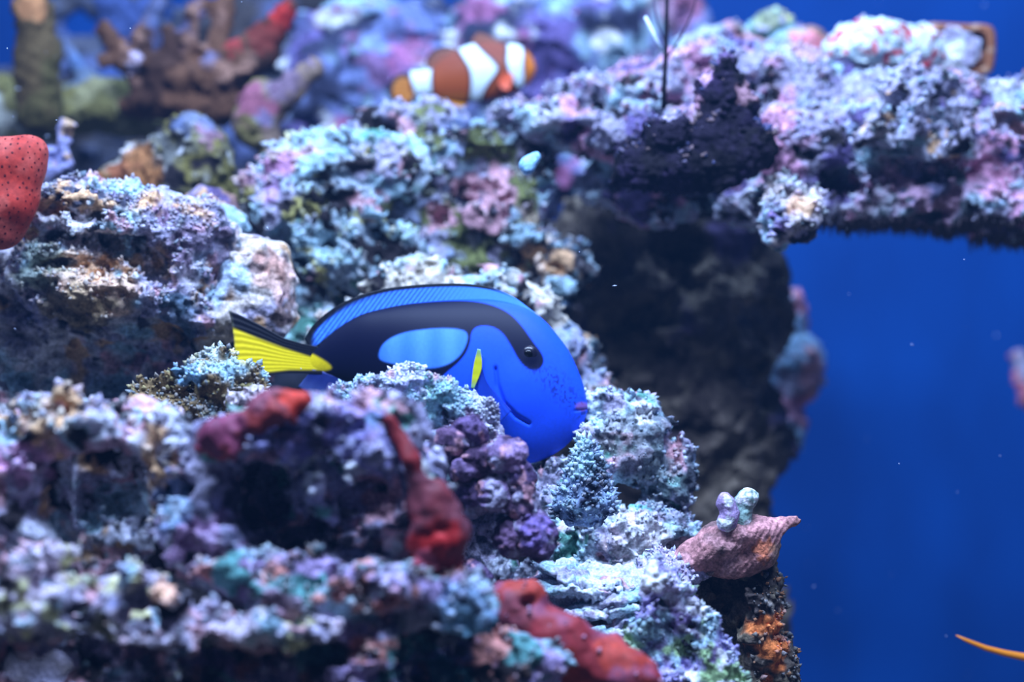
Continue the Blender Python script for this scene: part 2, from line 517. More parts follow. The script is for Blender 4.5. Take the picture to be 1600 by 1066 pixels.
rk = rock('pale blue rubble rock rising under the clownfish to the shelf', 1.13,
     [(660, 300, 0, 85, 80, 60), (700, 240, 10, 100, 70, 60), (590, 230, 20, 60, 50, 50), (760, 330, 0, 80, 80, 55), (680, 390, 0, 110, 60, 50), (800, 260, 10, 70, 90, 50), (650, 190, 40, 90, 40, 50), (800, 390, 20, 70, 60, 50)],
     carve=[(590, 200, -40, 28, 30, 50), (730, 300, -70, 60, 22, 45), (800, 420, -60, 40, 36, 50), (690, 330, -70, 20, 20, 40)],
     h=2.8, lump=((50, 14), (22, 9)), knob=((20, 8), (11, 3)), pit=((34, 12, .3),), base=(150, 160, 190),
     pal=((CY, 44, .52, .1), (LI, 44, .54, .1), (DK, 30, .56, .07), ((96, 100, 60), 36, .63, .06), (PK, 34, .68, .05)),
     blots=[(830, 370, -50, 45, (150, 130, 120), .6)])
nubs(rk, 700, 5.0, 1.13, [CH, CY, LI, CH], up=0.0, clump=30)

rk = rock('cream crusted ledge just above the blue fish\'s back', 1.05,
     [(660, 440, 0, 110, 34, 45), (740, 450, 0, 110, 40, 45), (820, 480, 0, 60, 34, 40), (870, 560, 10, 60, 50, 40), (700, 540, 30, 220, 90, 40), (910, 640, 20, 60, 60, 40)],
     h=2.8, lump=((40, 9), (20, 6)), knob=((16, 5),), base=(206, 196, 180), pal=((CY, 40, .56, .08), (PK, 30, .62, .06), (DK, 22, .64, .06)),
     blots=[(880, 560, -40, 70, (120, 140, 170), .8)])
nubs(rk, 500, 5.0, 1.05, [CH, (230, 214, 190), CY], up=0.1, clump=30)

# the dark pillar under the shelf
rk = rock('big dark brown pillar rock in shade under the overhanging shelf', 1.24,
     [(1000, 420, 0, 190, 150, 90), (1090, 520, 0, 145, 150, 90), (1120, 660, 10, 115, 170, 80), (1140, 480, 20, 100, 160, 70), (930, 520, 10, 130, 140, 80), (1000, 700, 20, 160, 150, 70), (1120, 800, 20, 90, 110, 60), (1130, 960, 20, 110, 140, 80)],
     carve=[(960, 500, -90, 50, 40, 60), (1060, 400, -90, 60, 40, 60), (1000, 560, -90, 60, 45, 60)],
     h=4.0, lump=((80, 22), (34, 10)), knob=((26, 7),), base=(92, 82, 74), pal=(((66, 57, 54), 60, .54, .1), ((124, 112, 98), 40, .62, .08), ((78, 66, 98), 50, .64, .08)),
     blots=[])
rk = rock('pale blue outcrop poking from the dark pillar\'s open water side', 1.36,
     [(1250, 575, 0, 34, 60, 40), (1262, 560, -10, 24, 30, 30), (1240, 500, 10, 22, 50, 30), (1235, 640, 0, 24, 60, 30), (1200, 580, 20, 60, 120, 40)],
     h=3.4, cave=(), lump=((30, 7), (16, 4)), knob=((18, 6),), base=(150, 185, 214), pal=((LI, 30, .55, .08), (PK, 26, .62, .06)), blots=[(1240, 480, 0, 34, (200, 120, 140), .7), (1242, 640, 0, 40, (196, 120, 140), .8)])
rk = rock('blue crusted rubble clinging to pillar ahead of the blue fish\'s forehead', 1.12,
     [(830, 370, 0, 50, 24, 30, -25), (880, 410, 0, 40, 18, 26, -25), (880, 450, 0, 26, 20, 26), (905, 545, 0, 34, 30, 30), (840, 500, 20, 70, 40, 30), (850, 420, 30, 90, 60, 30), (930, 600, 10, 40, 50, 30)],
     h=2.8, lump=((30, 8), (16, 5)), knob=((14, 5),), base=(96, 92, 96), pal=((CY, 24, .54, .06), (DK, 26, .54, .07), (TA, 30, .64, .06)))
nubs(rk, 260, 5.5, 1.12, [CY, CH, (150, 190, 230)], up=0.1, clump=24, thr=.55)

# the shelf
shelf = rock('broad pale lilac rock shelf arching over the open blue water', 1.12,
     [(900, 195, 10, 130, 34, 90, -8), (1010, 215, 0, 130, 40, 100), (1000, 150, 90, 170, 40, 80), (1120, 230, 0, 150, 70, 100), (1150, 120, 120, 200, 50, 100), (1250, 240, -10, 150, 80, 100), (1280, 165, 90, 180, 60, 90),
      (1400, 250, -10, 160, 90, 100), (1420, 180, 80, 170, 70, 90), (1540, 265, -10, 140, 90, 100), (1560, 195, 80, 130, 70, 90), (1200, 318, -20, 90, 42, 80), (1050, 290, 60, 150, 60, 70), (1340, 305, -20, 90, 42, 90), (1480, 316, -26, 130, 46, 90), (1620, 326, -26, 120, 50, 90)],
     carve=[(1330, 290, -110, 32, 36, 50), (900, 300, -90, 140, 55, 120)],
     h=2.9, lump=((70, 15), (32, 9)), knob=((20, 6), (11, 3)), pit=((30, 9, .28),), base=(190, 190, 202),
     pal=((CY, 60, .55, .1), (LI, 60, .54, .1), ((206, 150, 176), 50, .62, .07), ((96, 84, 130), 34, .62, .06), (DK, 18, .64, .06)),
     blots=[(1440, 300, -90, 90, (96, 110, 120), .45), (1240, 70, 90, 70, CY, .5), (1260, 75, 60, 28, PK, .8)])
nubs(shelf, 5200, 4.6, 1.08, [CH, CY, LI, (190, 200, 235), PK], up=-0.35, clump=44, thr=.46)

def fringe(parent, n, lmin, lmax, d0, col, name='algae_fringe'):
    """hanging hair-like tufts that grow from the underside"""
    rng = np.random.default_rng(n)
    me = parent.data; nv = len(me.vertices); s = d0 / F_PX
    co = np.empty(nv * 3, np.float32); me.vertices.foreach_get('co', co); co = co.reshape(-1, 3) + np.array(parent.location)
    no = np.empty(nv * 3, np.float32); me.vertices.foreach_get('normal', no); no = no.reshape(-1, 3)
    px = 800 + co[:, 0] / co[:, 1] * F_PX; py = 533 - (co[:, 2] - CAM_Z) / co[:, 1] * F_PX
    cand = np.argwhere((no[:, 2] < -.55) & (px > 1280) & (px < 1640) & (py > 335) & (co[:, 1] < d0 + .02))[:, 0]
    V = []; Fc = []
    for i in rng.choice(cand, min(n, len(cand)), replace=False):
        b = co[i] - no[i] * 2 * s
        L = (lmin + rng.random() * (lmax - lmin)) * s; r = (1.6 + rng.random() * 1.6) * s
        tip = b + np.array([rng.normal() * .3, rng.normal() * .3, -1]) * L
        k = len(V)
        for a2 in range(4): V.append(b + r * np.array([math.cos(a2 * math.pi / 2), math.sin(a2 * math.pi / 2), 0]))
        V.append(tip)
        for a2 in range(4): Fc.append((k + a2, k + (a2 + 1) % 4, k + 4))
    ob = mesh_obj(name, np.array(V), np.array(Fc), np.tile(lin(col), (len(V), 1)), M_ROCK, parent)
    return tag(ob, kind='stuff')
fringe(shelf, 1400, 10, 26, 1.12, (84, 74, 80))

rk = rock('round knob of white and tan crust hanging off the shelf\'s lower corner', 1.03,
     [(1235, 345, 0, 44, 40, 40), (1255, 325, 10, 34, 30, 36), (1205, 365, 5, 26, 26, 30), (1215, 310, 40, 40, 40, 40)],
     h=2.5, lump=((30, 5), (15, 4)), knob=((15, 5), (8, 2)), base=(206, 190, 186), pal=((LI, 26, .56, .07), (CY, 24, .58, .07), (DK, 16, .60, .06)),
     blots=[(1205, 350, -40, 26, (150, 120, 190), .8), (1250, 318, -30, 24, (226, 180, 140), .9)])
nubs(rk, 420, 5, 1.03, [CH, CY, CH, (190, 180, 230)], up=-0.2, clump=20)

rk = rock('lumpy rock with dark hollows standing on the shelf before the square plug', 1.07,
     [(1445, 160, 0, 60, 56, 50), (1400, 160, 0, 40, 48, 45), (1480, 182, 10, 46, 52, 45), (1440, 126, 10, 44, 30, 36), (1430, 210, 10, 90, 40, 50)],
     carve=[(1400, 172, -40, 24, 30, 70), (1480, 178, -40, 38, 42, 80), (1452, 126, -40, 14, 14, 40), (1466, 215, -50, 26, 20, 50)],
     h=2.6, lump=((40, 8), (18, 5)), knob=((16, 5),), base=(170, 170, 190), pal=((CY, 34, .54, .08), (LI, 34, .56, .08), (TA, 26, .64, .06), (DK, 20, .62, .06)))
nubs(rk, 420, 5, 1.07, [CH, CY, (200, 196, 236)], up=-0.1, clump=24)
rk = rock('chunky pale rock with one deep dark hollow on the shelf\'s open water end', 1.06,
     [(1590, 200, 0, 50, 56, 50), (1640, 200, 10, 60, 66, 50), (1570, 260, 20, 60, 40, 40)], carve=[(1596, 212, -45, 44, 48, 90)],
     h=3, lump=((40, 8), (18, 5)), knob=((16, 5),), base=(176, 180, 205), pal=((CY, 34, .54, .08), (LI, 34, .56, .08), (PK, 26, .64, .06)))

rk = rock('yellow and cyan crusted boulder at the shelf\'s rear crest', 1.28,
     [(1212, 55, 0, 44, 42, 40), (1230, 80, 0, 60, 34, 40), (1200, 90, 0, 50, 36, 40)], h=3.2, lump=((36, 8), (18, 5)), knob=((18, 6),), base=(160, 200, 206),
     pal=((TE, 30, .62, .06), ((200, 196, 130), 26, .62, .06), (LI, 30, .6, .07)), blots=[(1195, 25, -20, 26, (150, 150, 110), .8)])
rk = rock('brown tipped small rock with pink patch on the shelf\'s rear crest', 1.27,
     [(1265, 65, 0, 38, 24, 30, -18), (1245, 80, 0, 50, 26, 34), (1285, 90, 10, 40, 26, 30)], h=3.2, cave=(), lump=((30, 6), (16, 4)), knob=((16, 4),), base=(176, 160, 176),
     pal=((CY, 30, .55, .08),), blots=[(1280, 58, -10, 30, (150, 112, 84), .9), (1255, 75, -25, 30, (224, 130, 140), .9)])
rk = rock('mossy greenish lump on the shelf crest beside the black sea whip', 1.28,
     [(1125, 62, 0, 44, 30, 36), (1090, 80, 0, 50, 30, 36), (1160, 80, 0, 40, 30, 36)], h=3.2, lump=((34, 8), (18, 5)), knob=((16, 6),), base=(170, 180, 190),
     pal=((OL, 26, .60, .06), (CY, 30, .5, .1), (PK, 26, .66, .05)), blots=[])

cap = rock('domed white rock dotted red lying on the shelf beside square plug', 1.18,
     [(1375, 66, 0, 76, 38, 50), (1340, 74, 0, 50, 32, 46), (1425, 72, 0, 44, 36, 44)], carve=[(1370, 116, -60, 90, 22, 60)],
     h=2.7, lump=((30, 4), (16, 3)), knob=((14, 4),), cave=(), base=(200, 216, 216), pal=((CY, 30, .66, .08), ((196, 80, 90), 7, .60, .05)), blots=[])
# square frag plug
def plug():
    d0 = 1.22; s = d0 / F_PX
    sd = Sdf(d0)
    o = bpy.data.objects.new('coral_plug', None); C.objects.link(o); o.location = P(1495, 118, d0)
    tag(o, 'square brown rimmed ceramic coral plug on its edge beside white dotted rock', 'coral plug')
    # square tile standing on edge, slightly tapered, rounded corners
    n = 40; V = []; cols = []; Fc = []
    rings = [(-16, 44), (-18, 52), (-14, 57), (14, 58), (18, 50)]
    for (dy, r) in rings:
        for i in range(n):
            a = 2 * math.pi * i / n
            ca, sa = math.cos(a), math.sin(a)
            kk = (abs(ca) ** 7 + abs(sa) ** 7) ** (-1 / 7.0)
            wob = 1 + .03 * math.sin(3 * a + 1)
            V.append(P(1497 + r * ca * kk * wob, 78 - r * .72 * sa * kk * wob, d0 + dy * s))
            cols.append(lin((150, 96, 66) if i % 7 else (190, 150, 120)))
    for j in range(len(rings) - 1):
        for i in range(n):
            Fc.append((j * n + i, j * n + (i + 1) % n, (j + 1) * n + (i + 1) % n, (j + 1) * n + i))
    Fc.append(tuple(range((len(rings) - 1) * n, len(rings) * n)))
    mesh_obj('rim', np.array(V), Fc, np.array(cols), M_ROCK, o)
    sculpt('crust', d0, [(1492, 76, -17, 42, 30, 10), (1480, 82, -18, 30, 26, 9)], h=2.4, lump=((24, 3),), knob=((14, 3),), warp=(30, 4), base=(206, 214, 232),
           pal=((CH, 22, .56, .08), (LI, 24, .6, .07)), parent=o)
    sculpt('stem', d0, [('rod', (1470, 80, 6), (1438, 74, 20), 22, 18)], h=3, lump=((24, 3),), knob=((14, 3),), warp=(30, 4), base=(180, 196, 226), pal=((TA, 26, .58, .07),), parent=o)
plug()

# dark purple coral on the shelf front
dc = sculpt('dark_coral', 1.03,
     [(1150, 235, 10, 62, 44, 50), (1080, 260, 10, 80, 36, 50), (1000, 255, 20, 46, 34, 40), (1042, 208, -10, 34, 36, 34), (1120, 200, 0, 36, 40, 34), (1165, 175, 10, 26, 26, 26), (1180, 215, 10, 24, 28, 26), (1020, 275, 20, 70, 26, 40),
      ('rod', (1138, 190, 0), (1134, 100, 6), 24, 16), ('rod', (1095, 200, 0), (1104, 128, 4), 18, 14), ('rod', (1160, 160, 10), (1150, 130, 10), 16, 14)],
     h=2.5, lump=((30, 6), (16, 4)), knob=((14, 5), (8, 2)), base=(30, 24, 38), pal=(((38, 29, 52), 30, .52, .1), ((22, 18, 24), 24, .55, .1)),
     blots=[(1042, 175, -20, 20, (170, 160, 190), .8), (1104, 120, -5, 14, (190, 150, 190), .9), (1134, 88, 0, 14, (110, 90, 130), .8), (1085, 160, -10, 16, (186, 140, 160), .6), (1165, 150, -5, 20, (170, 130, 140), .7)])
tag(dc, 'near black purple coral with stubby fingers on the shelf\'s front', 'coral')
nubs(dc, 160, 5, 1.03, [(150, 140, 170), (190, 160, 160), (120, 130, 190)], up=0.25, clump=18, thr=.55)

# ------------------------------------------------------------------ left side
boul = rock('large pale boulder with dark horizontal clefts behind the yellow tail', 0.99,
     [(140, 355, 0, 118, 78, 90), (220, 370, 0, 110, 80, 90), (80, 420, 0, 62, 70, 80), (150, 455, -6, 110, 56, 86), (250, 440, 0, 90, 80, 85), (290, 370, 10, 80, 60, 80), (300, 480, 10, 50, 60, 70), (200, 540, 40, 150, 70, 60), (60, 580, 50, 240, 120, 60), (300, 560, 50, 130, 100, 50), (-20, 470, 50, 110, 110, 60)],
     carve=[(105, 335, -86, 60, 13, 50, -8), (135, 374, -86, 96, 17, 60, -4), (105, 410, -86, 74, 14, 50, 6), (240, 410, -84, 30, 38, 56), (195, 385, -84, 44, 26, 50), (270, 330, -84, 14, 18, 30), (110, 610, -60, 210, 100, 120), (40, 545, -60, 70, 60, 80)],
     h=2.5, cave=((36, 12, .58), (18, 6, .58)), lump=((50, 10), (24, 6)), knob=((17, 4), (9, 2)), pit=((26, 7, .27),), base=(204, 198, 202),
     pal=((CY, 46, .56, .08), (LI, 50, .56, .09), (PK, 36, .66, .05), (TA, 34, .65, .06), ((70, 70, 84), 22, .63, .05)),
     blots=[(140, 445, -80, 62, (222, 178, 138), .75), (110, 500, -60, 60, (150, 130, 96), .8), (262, 318, -70, 30, (140, 104, 130), .6), (310, 380, -60, 50, (156, 130, 150), .5), (280, 500, -60, 40, (96, 120, 140), .7), (65, 420, -70, 40, (160, 160, 130), .6)])
nubs(boul, 2600, 3.8, .96, [CH, CH, CY, (226, 200, 180), (190, 180, 220)], up=-0.1, box=(10, 260, 340, 520), clump=34)
rock('rounded cream lobe rock ribbed with folds above the yellow tail', 1.0,
     [(395, 440, 0, 66, 66, 60), (360, 490, -6, 66, 54, 56), (410, 490, 0, 54, 50, 54), (330, 520, 0, 36, 40, 46), (390, 400, 8, 56, 30, 46)],
     h=2.6, lump=((40, 7), (22, 5)), knob=((22, 5), (10, 2)), fine=((16, 3.0, 1), (7, 1.0, 0)), cave=((30, 8, .60),), ribs=(34, 1.2, (0.25, 0, 1)), base=(204, 190, 180), pal=((CY, 44, .56, .09), (LI, 40, .58, .08), (TA, 36, .60, .07), ((120, 100, 96), 24, .66, .05)),
     blots=[(350, 430, -50, 44, (160, 195, 225), .7), (435, 430, -40, 40, (214, 160, 140), .6)])
rock('brown pebble rock topped purple sitting behind the large cleft boulder', 1.07,
     [(318, 318, 0, 34, 24, 34), (340, 330, 6, 36, 24, 34)], h=2.8, cave=(), lump=((24, 5),), knob=((16, 4),), base=(120, 92, 84), pal=((PU, 26, .60, .07), (TA, 22, .62, .06)), blots=[(306, 300, -20, 20, (120, 120, 170), .7)])
rock('mauve grey pebble rock wedged between cleft boulder and cream lobe', 1.045,
     [(352, 348, 0, 42, 28, 34, -15), (330, 372, 4, 40, 30, 34)], h=2.8, cave=(), lump=((24, 5),), knob=((16, 4),), base=(156, 130, 160), pal=((CY, 26, .60, .07), (TA, 22, .60, .06)), blots=[(330, 385, -30, 40, (160, 116, 84), .8)])
rock('small cone of pale coral beside the red spotted sponge', 1.12,
     [('rod', (80, 250, 0), (92, 205, 0), 34, 18), ('rod', (92, 205, 0), (112, 203, -6), 18, 9), (70, 270, 0, 40, 34, 40)], h=3, lump=((24, 4),), knob=((16, 3),), warp=(30, 4), base=(140, 140, 180), pal=((TA, 24, .58, .07),), blots=[(112, 203, -6, 18, (196, 160, 120), .9)])

o = sculpt('blue_polyp', 1.0, [('rod', (838, 246, 0), (826, 256, 0), 8, 13), (824, 260, 0, 11, 13, 11)], h=1.9, lump=((14, 2),), knob=(), fine=(), warp=(14, 2), base=(150, 200, 236), k=6)
tag(o, 'small bright blue drop shaped polyp under the shelf\'s thin end', 'polyp')
# red spotted sponge
def spotted_sponge():
    sp = sculpt('red_sponge', 0.95, [(14, 262, 0, 56, 50, 44), (38, 234, 0, 32, 24, 30), (8, 310, 0, 56, 56, 46), (4, 350, 6, 40, 40, 40), (-40, 300, 0, 60, 90, 50)],
                h=2.6, lump=((50, 4),), knob=(), fine=(), warp=(40, 4), base=(168, 50, 38), pal=(((184, 78, 66), 40, .55, .1),), speck=.08, mat=M_SPONGE)
    tag(sp, 'orange red sponge with dark pores leaning on the cleft boulder', 'sponge')
    me = sp.data; nv = len(me.vertices)
    co = np.empty(nv * 3, np.float32); me.vertices.foreach_get('co', co); co = co.reshape(-1, 3)
    no = np.empty(nv * 3, np.float32); me.vertices.foreach_get('normal', no); no = no.reshape(-1, 3)
    rng = np.random.default_rng(3)
    cand = np.argwhere((no[:, 1] < -0.15))[:, 0]
    rng.shuffle(cand)
    s = .95 / F_PX; got = []
    for i in cand:
        if all(((co[i] - co[j]) ** 2).sum() > (8.5 * s) ** 2 for j in got): got.append(i)
        if len(got) > 230: break
    got = np.array(got)
    # pores: shallow dark dimples set into the skin
    V = []; Fc = []
    for i in got:
        nrm = Vector(no[i]); a = nrm.orthogonal().normalized(); b = nrm.cross(a)
        r = (1.2 + rng.random() * 1.0) * s
        k = len(V); c = Vector(co[i] + np.array(sp.location)) + nrm * .5 * s
        for t in range(6): V.append(c + a * r * math.cos(t * math.pi / 3) + b * r * math.sin(t * math.pi / 3))
        V.append(c + nrm * .3 * s)
        for t in range(6): Fc.append((k + t, k + (t + 1) % 6, k + 6))
    ob = mesh_obj('pores', np.array([tuple(v) for v in V]), np.array(Fc), np.tile(lin((92, 18, 22)), (len(V), 1)), M_SPONGE, sp)
    tag(ob, kind='stuff')
spotted_sponge()

# ------------------------------------------------------------------ soft corals, top left
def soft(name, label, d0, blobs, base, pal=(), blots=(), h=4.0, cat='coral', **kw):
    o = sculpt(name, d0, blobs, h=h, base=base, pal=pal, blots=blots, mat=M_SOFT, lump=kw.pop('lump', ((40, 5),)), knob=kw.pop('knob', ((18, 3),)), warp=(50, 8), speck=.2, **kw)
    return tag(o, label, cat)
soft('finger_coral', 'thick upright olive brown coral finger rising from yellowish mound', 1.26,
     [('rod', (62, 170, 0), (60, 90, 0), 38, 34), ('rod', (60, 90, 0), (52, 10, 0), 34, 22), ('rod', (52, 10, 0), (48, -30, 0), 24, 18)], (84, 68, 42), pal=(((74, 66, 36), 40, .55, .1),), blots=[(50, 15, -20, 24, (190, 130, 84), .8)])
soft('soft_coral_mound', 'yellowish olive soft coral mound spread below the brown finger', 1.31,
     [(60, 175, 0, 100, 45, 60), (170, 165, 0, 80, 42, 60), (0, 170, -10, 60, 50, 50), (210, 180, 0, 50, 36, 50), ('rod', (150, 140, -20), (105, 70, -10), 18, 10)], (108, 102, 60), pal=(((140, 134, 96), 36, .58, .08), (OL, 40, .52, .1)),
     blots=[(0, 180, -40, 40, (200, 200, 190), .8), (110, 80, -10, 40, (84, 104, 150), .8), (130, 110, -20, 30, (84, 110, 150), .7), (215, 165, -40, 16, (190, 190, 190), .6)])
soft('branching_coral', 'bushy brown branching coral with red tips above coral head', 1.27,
     [(270, 165, 10, 90, 24, 44), (340, 170, 10, 60, 24, 44), ('rod', (230, 150, 0), (165, 45, -10), 20, 15), ('rod', (185, 90, -10), (160, 100, -20), 16, 12), ('rod', (255, 150, 0), (228, 60, 10), 20, 16), ('rod', (228, 60, 10), (250, 0, 20), 16, 14), ('rod', (290, 150, 0), (285, 70, -10), 22, 18),
      ('rod', (285, 70, -10), (312, 5, 10), 17, 14), ('rod', (330, 160, 0), (400, 85, -10), 28, 30), ('rod', (400, 85, -10), (445, 15, -5), 30, 15), ('rod', (300, 120, -20), (372, 72, -30), 16, 14), ('rod', (335, 110, 0), (352, 5, 20), 20, 17), ('rod', (280, 120, -30), (205, 100, -30), 17, 13), ('rod', (330, 130, -30), (385, 100, -40), 15, 11), ('rod', (240, 130, -30), (215, 60, -40), 14, 10), ('rod', (260, 110, -30), (262, 50, -40), 14, 11)],
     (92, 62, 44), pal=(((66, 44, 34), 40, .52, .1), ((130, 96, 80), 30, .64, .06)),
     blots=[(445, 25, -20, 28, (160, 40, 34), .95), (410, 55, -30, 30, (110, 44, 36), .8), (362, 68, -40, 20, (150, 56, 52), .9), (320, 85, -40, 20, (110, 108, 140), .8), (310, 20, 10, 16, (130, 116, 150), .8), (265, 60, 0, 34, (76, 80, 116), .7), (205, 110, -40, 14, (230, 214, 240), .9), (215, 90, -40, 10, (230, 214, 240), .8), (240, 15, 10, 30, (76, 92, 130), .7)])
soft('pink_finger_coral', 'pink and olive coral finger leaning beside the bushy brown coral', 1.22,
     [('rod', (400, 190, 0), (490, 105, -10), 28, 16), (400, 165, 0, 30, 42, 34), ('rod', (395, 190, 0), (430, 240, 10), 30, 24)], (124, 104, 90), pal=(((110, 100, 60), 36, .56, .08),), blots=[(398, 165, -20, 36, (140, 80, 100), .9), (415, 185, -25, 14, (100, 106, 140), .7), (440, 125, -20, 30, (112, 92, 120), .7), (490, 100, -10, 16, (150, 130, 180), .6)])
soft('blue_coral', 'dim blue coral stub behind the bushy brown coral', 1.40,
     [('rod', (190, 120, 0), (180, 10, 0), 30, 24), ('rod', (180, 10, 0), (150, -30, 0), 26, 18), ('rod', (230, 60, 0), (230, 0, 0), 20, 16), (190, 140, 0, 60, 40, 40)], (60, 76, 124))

# ------------------------------------------------------------------ middle and front rocks
rk = rock('granular yellowish grey rock tucked under the yellow tail', 0.87,
     [(300, 605, 0, 66, 40, 50), (350, 590, 6, 60, 34, 46), (250, 620, 0, 44, 36, 46), (300, 670, 10, 90, 60, 50), (385, 620, 10, 36, 40, 40), (330, 720, 20, 110, 60, 50), (340, 572, 10, 30, 20, 30)],
     carve=[(312, 628, -56, 26, 24, 40), (240, 645, -50, 20, 18, 34)],
     h=2.3, lump=((34, 8), (18, 6)), knob=((14, 5), (8, 2)), pit=((24, 8, .3),), base=(170, 176, 170), pal=(((190, 176, 110), 24, .58, .07), (CY, 34, .56, .08), (DK, 18, .60, .06), ((116, 96, 66), 30, .60, .07)),
     blots=[(285, 585, -40, 34, (120, 170, 205), .8)])
nubs(rk, 1500, 4.0, .85, [CH, (226, 214, 150), CH, (160, 190, 210), (150, 130, 90)], up=-0.3, clump=22, thr=.42)
rk = rock('tiny cream rock chip between yellow tail and orange sponge tip', 0.85,
     [(385, 610, 0, 26, 16, 20), (372, 632, 4, 26, 18, 20), (395, 625, 8, 20, 20, 20)], carve=[(375, 638, -22, 14, 12, 16)], h=2.3, lump=((16, 3),), knob=((12, 3),), base=(200, 186, 190), pal=((OL, 20, .6, .06),))

frontrock = rock('furry pale peaked rock right in front of the blue fish\'s belly', 0.86,
     [(632, 600, 0, 48, 36, 40), (690, 620, 0, 34, 34, 40), (545, 615, 0, 40, 18, 32), (590, 615, 0, 50, 30, 40), (650, 650, 0, 80, 50, 50), (720, 655, 6, 56, 44, 46), (660, 720, 10, 110, 80, 50), (740, 720, 10, 60, 70, 46), (740, 830, 30, 110, 110, 50), (640, 850, 40, 120, 120, 50)],
     carve=[(600, 640, -50, 20, 14, 30), (760, 855, -40, 60, 60, 80)],
     h=2.2, lump=((36, 8), (18, 5)), knob=((14, 4), (8, 2)), pit=((22, 6, .28),), base=(196, 200, 214), pal=((CY, 34, .54, .08), (TE, 30, .68, .05), (LI, 34, .58, .08), (PK, 26, .68, .05), ((70, 70, 90), 16, .64, .05)),
     blots=[(640, 590, -40, 34, (170, 170, 210), .8), (720, 660, -46, 40, (150, 96, 140), .7), (680, 640, -50, 44, (150, 200, 205), .7)])
nubs(frontrock, 5200, 2.9, .83, [CH, (180, 200, 235), CY, (200, 190, 226)], up=-0.2, box=(480, 555, 780, 740), clump=24, thr=.40, stretch=1.3)

def purple_knobs():
    """the knobs of purple coralline growth: each a part of the peaked rock"""
    d0 = 0.835
    for i, (x, y, rx, ry, a) in enumerate([(668, 718, 40, 30, 15), (705, 690, 34, 26, 0), (735, 675, 30, 22, -20), (790, 712, 36, 30, 10), (752, 720, 36, 30, 0), (806, 748, 32, 32, 0), (770, 772, 36, 30, -25), (815, 782, 28, 34, 0), (740, 775, 26, 36, 10), (836, 838, 34, 44, 15), (800, 838, 26, 36, 0), (745, 905, 26, 26, 0), (722, 735, 26, 24, 0)]):
        o = sculpt('coralline_knob', d0, [(x, y, (i % 3) * 6, rx, ry, 30, a)], h=2.3, lump=((26, 4),), knob=((12, 3), (7, 1.5)), warp=(26, 5), base=[(112, 92, 126), (100, 76, 104), (90, 72, 108)][i % 3],
                   pal=((LI, 20, .60, .07), ((60, 44, 66), 22, .58, .08), ((176, 130, 140), 14, .70, .05)), blots=[(668, 722, -30, 26, (120, 160, 186), .8), (842, 830, -28, 30, (124, 104, 170), .7), (812, 712, -20, 26, (170, 140, 180), .6)], speck=.3, parent=frontrock)
        o['label'] = 'dusky purple coralline knob'
purple_knobs()
def alga_strip():
    o = sculpt('green_alga', .81, [('rod', (700, 765, 0), (708, 800, 0), 5, 5), ('rod', (708, 800, 0), (712, 830, 0), 5, 4), ('rod', (712, 830, 0), (716, 850, 0), 4, 3)], h=1.8, lump=((12, 1.5),), knob=(), warp=(16, 3), base=(110, 200, 160), speck=.15, k=3, parent=frontrock)
    o['label'] = 'thin pale green alga strip'
alga_strip()

# right hand rubble slope
slope = rock('pale blue white rubble slope below the blue fish\'s mouth', 0.95,
     [(960, 700, 0, 60, 60, 50), (1000, 680, 10, 46, 60, 46), (1010, 660, 10, 40, 36, 40), (1040, 740, 20, 50, 80, 40), (880, 790, 0, 60, 44, 50), (960, 830, -10, 110, 44, 56), (1000, 840, -10, 80, 50, 56), (900, 850, -16, 80, 36, 50), (980, 900, -10, 120, 60, 60), (870, 740, 10, 50, 30, 40), (960, 640, 20, 50, 40, 40), (1060, 860, 0, 50, 60, 50), (900, 920, 0, 110, 60, 50), (960, 1000, 10, 150, 100, 50)],
     carve=[(855, 730, -60, 36, 24, 40), (985, 770, -50, 40, 40, 40), (930, 800, -60, 50, 20, 36), (900, 870, -70, 50, 10, 30, -20)],
     h=2.3, lump=((40, 10), (20, 7)), knob=((17, 6), (9, 2)), pit=((26, 8, .28),), base=(196, 206, 214), pal=((CY, 34, .52, .1), (LI, 36, .60, .07), (PK, 24, .68, .05), ((70, 74, 84), 22, .62, .06), (TE, 30, .70, .04)),
     blots=[(1000, 700, -40, 60, (110, 106, 110), .7), (1010, 640, -30, 24, CH, .8), (1040, 750, -20, 50, (110, 130, 130), .6), (1000, 775, -40, 22, (96, 190, 190), .7), (1000, 850, -60, 60, (220, 206, 206), .6)])
nubs(slope, 1900, 4.0, .93, [CH, CH, CY, (180, 196, 230)], up=0.0, clump=24, thr=.45)
cone = sculpt('cone_coral', 0.90, [('rod', (915, 705, 0), (915, 780, 4), 16, 44), (912, 790, 6, 48, 26, 34)], h=2.2, lump=((26, 4),), knob=((12, 4),), warp=(26, 4), base=(130, 150, 180), pal=((CY, 22, .55, .08), ((60, 64, 84), 18, .58, .07)))
tag(cone, 'bristly blue grey cone shaped coral standing on the rubble slope', 'coral')
nubs(cone, 700, 4.2, .88, [(170, 195, 225), CY, CH], up=-0.3, clump=14, thr=.35, stretch=1.7, name='bristles')

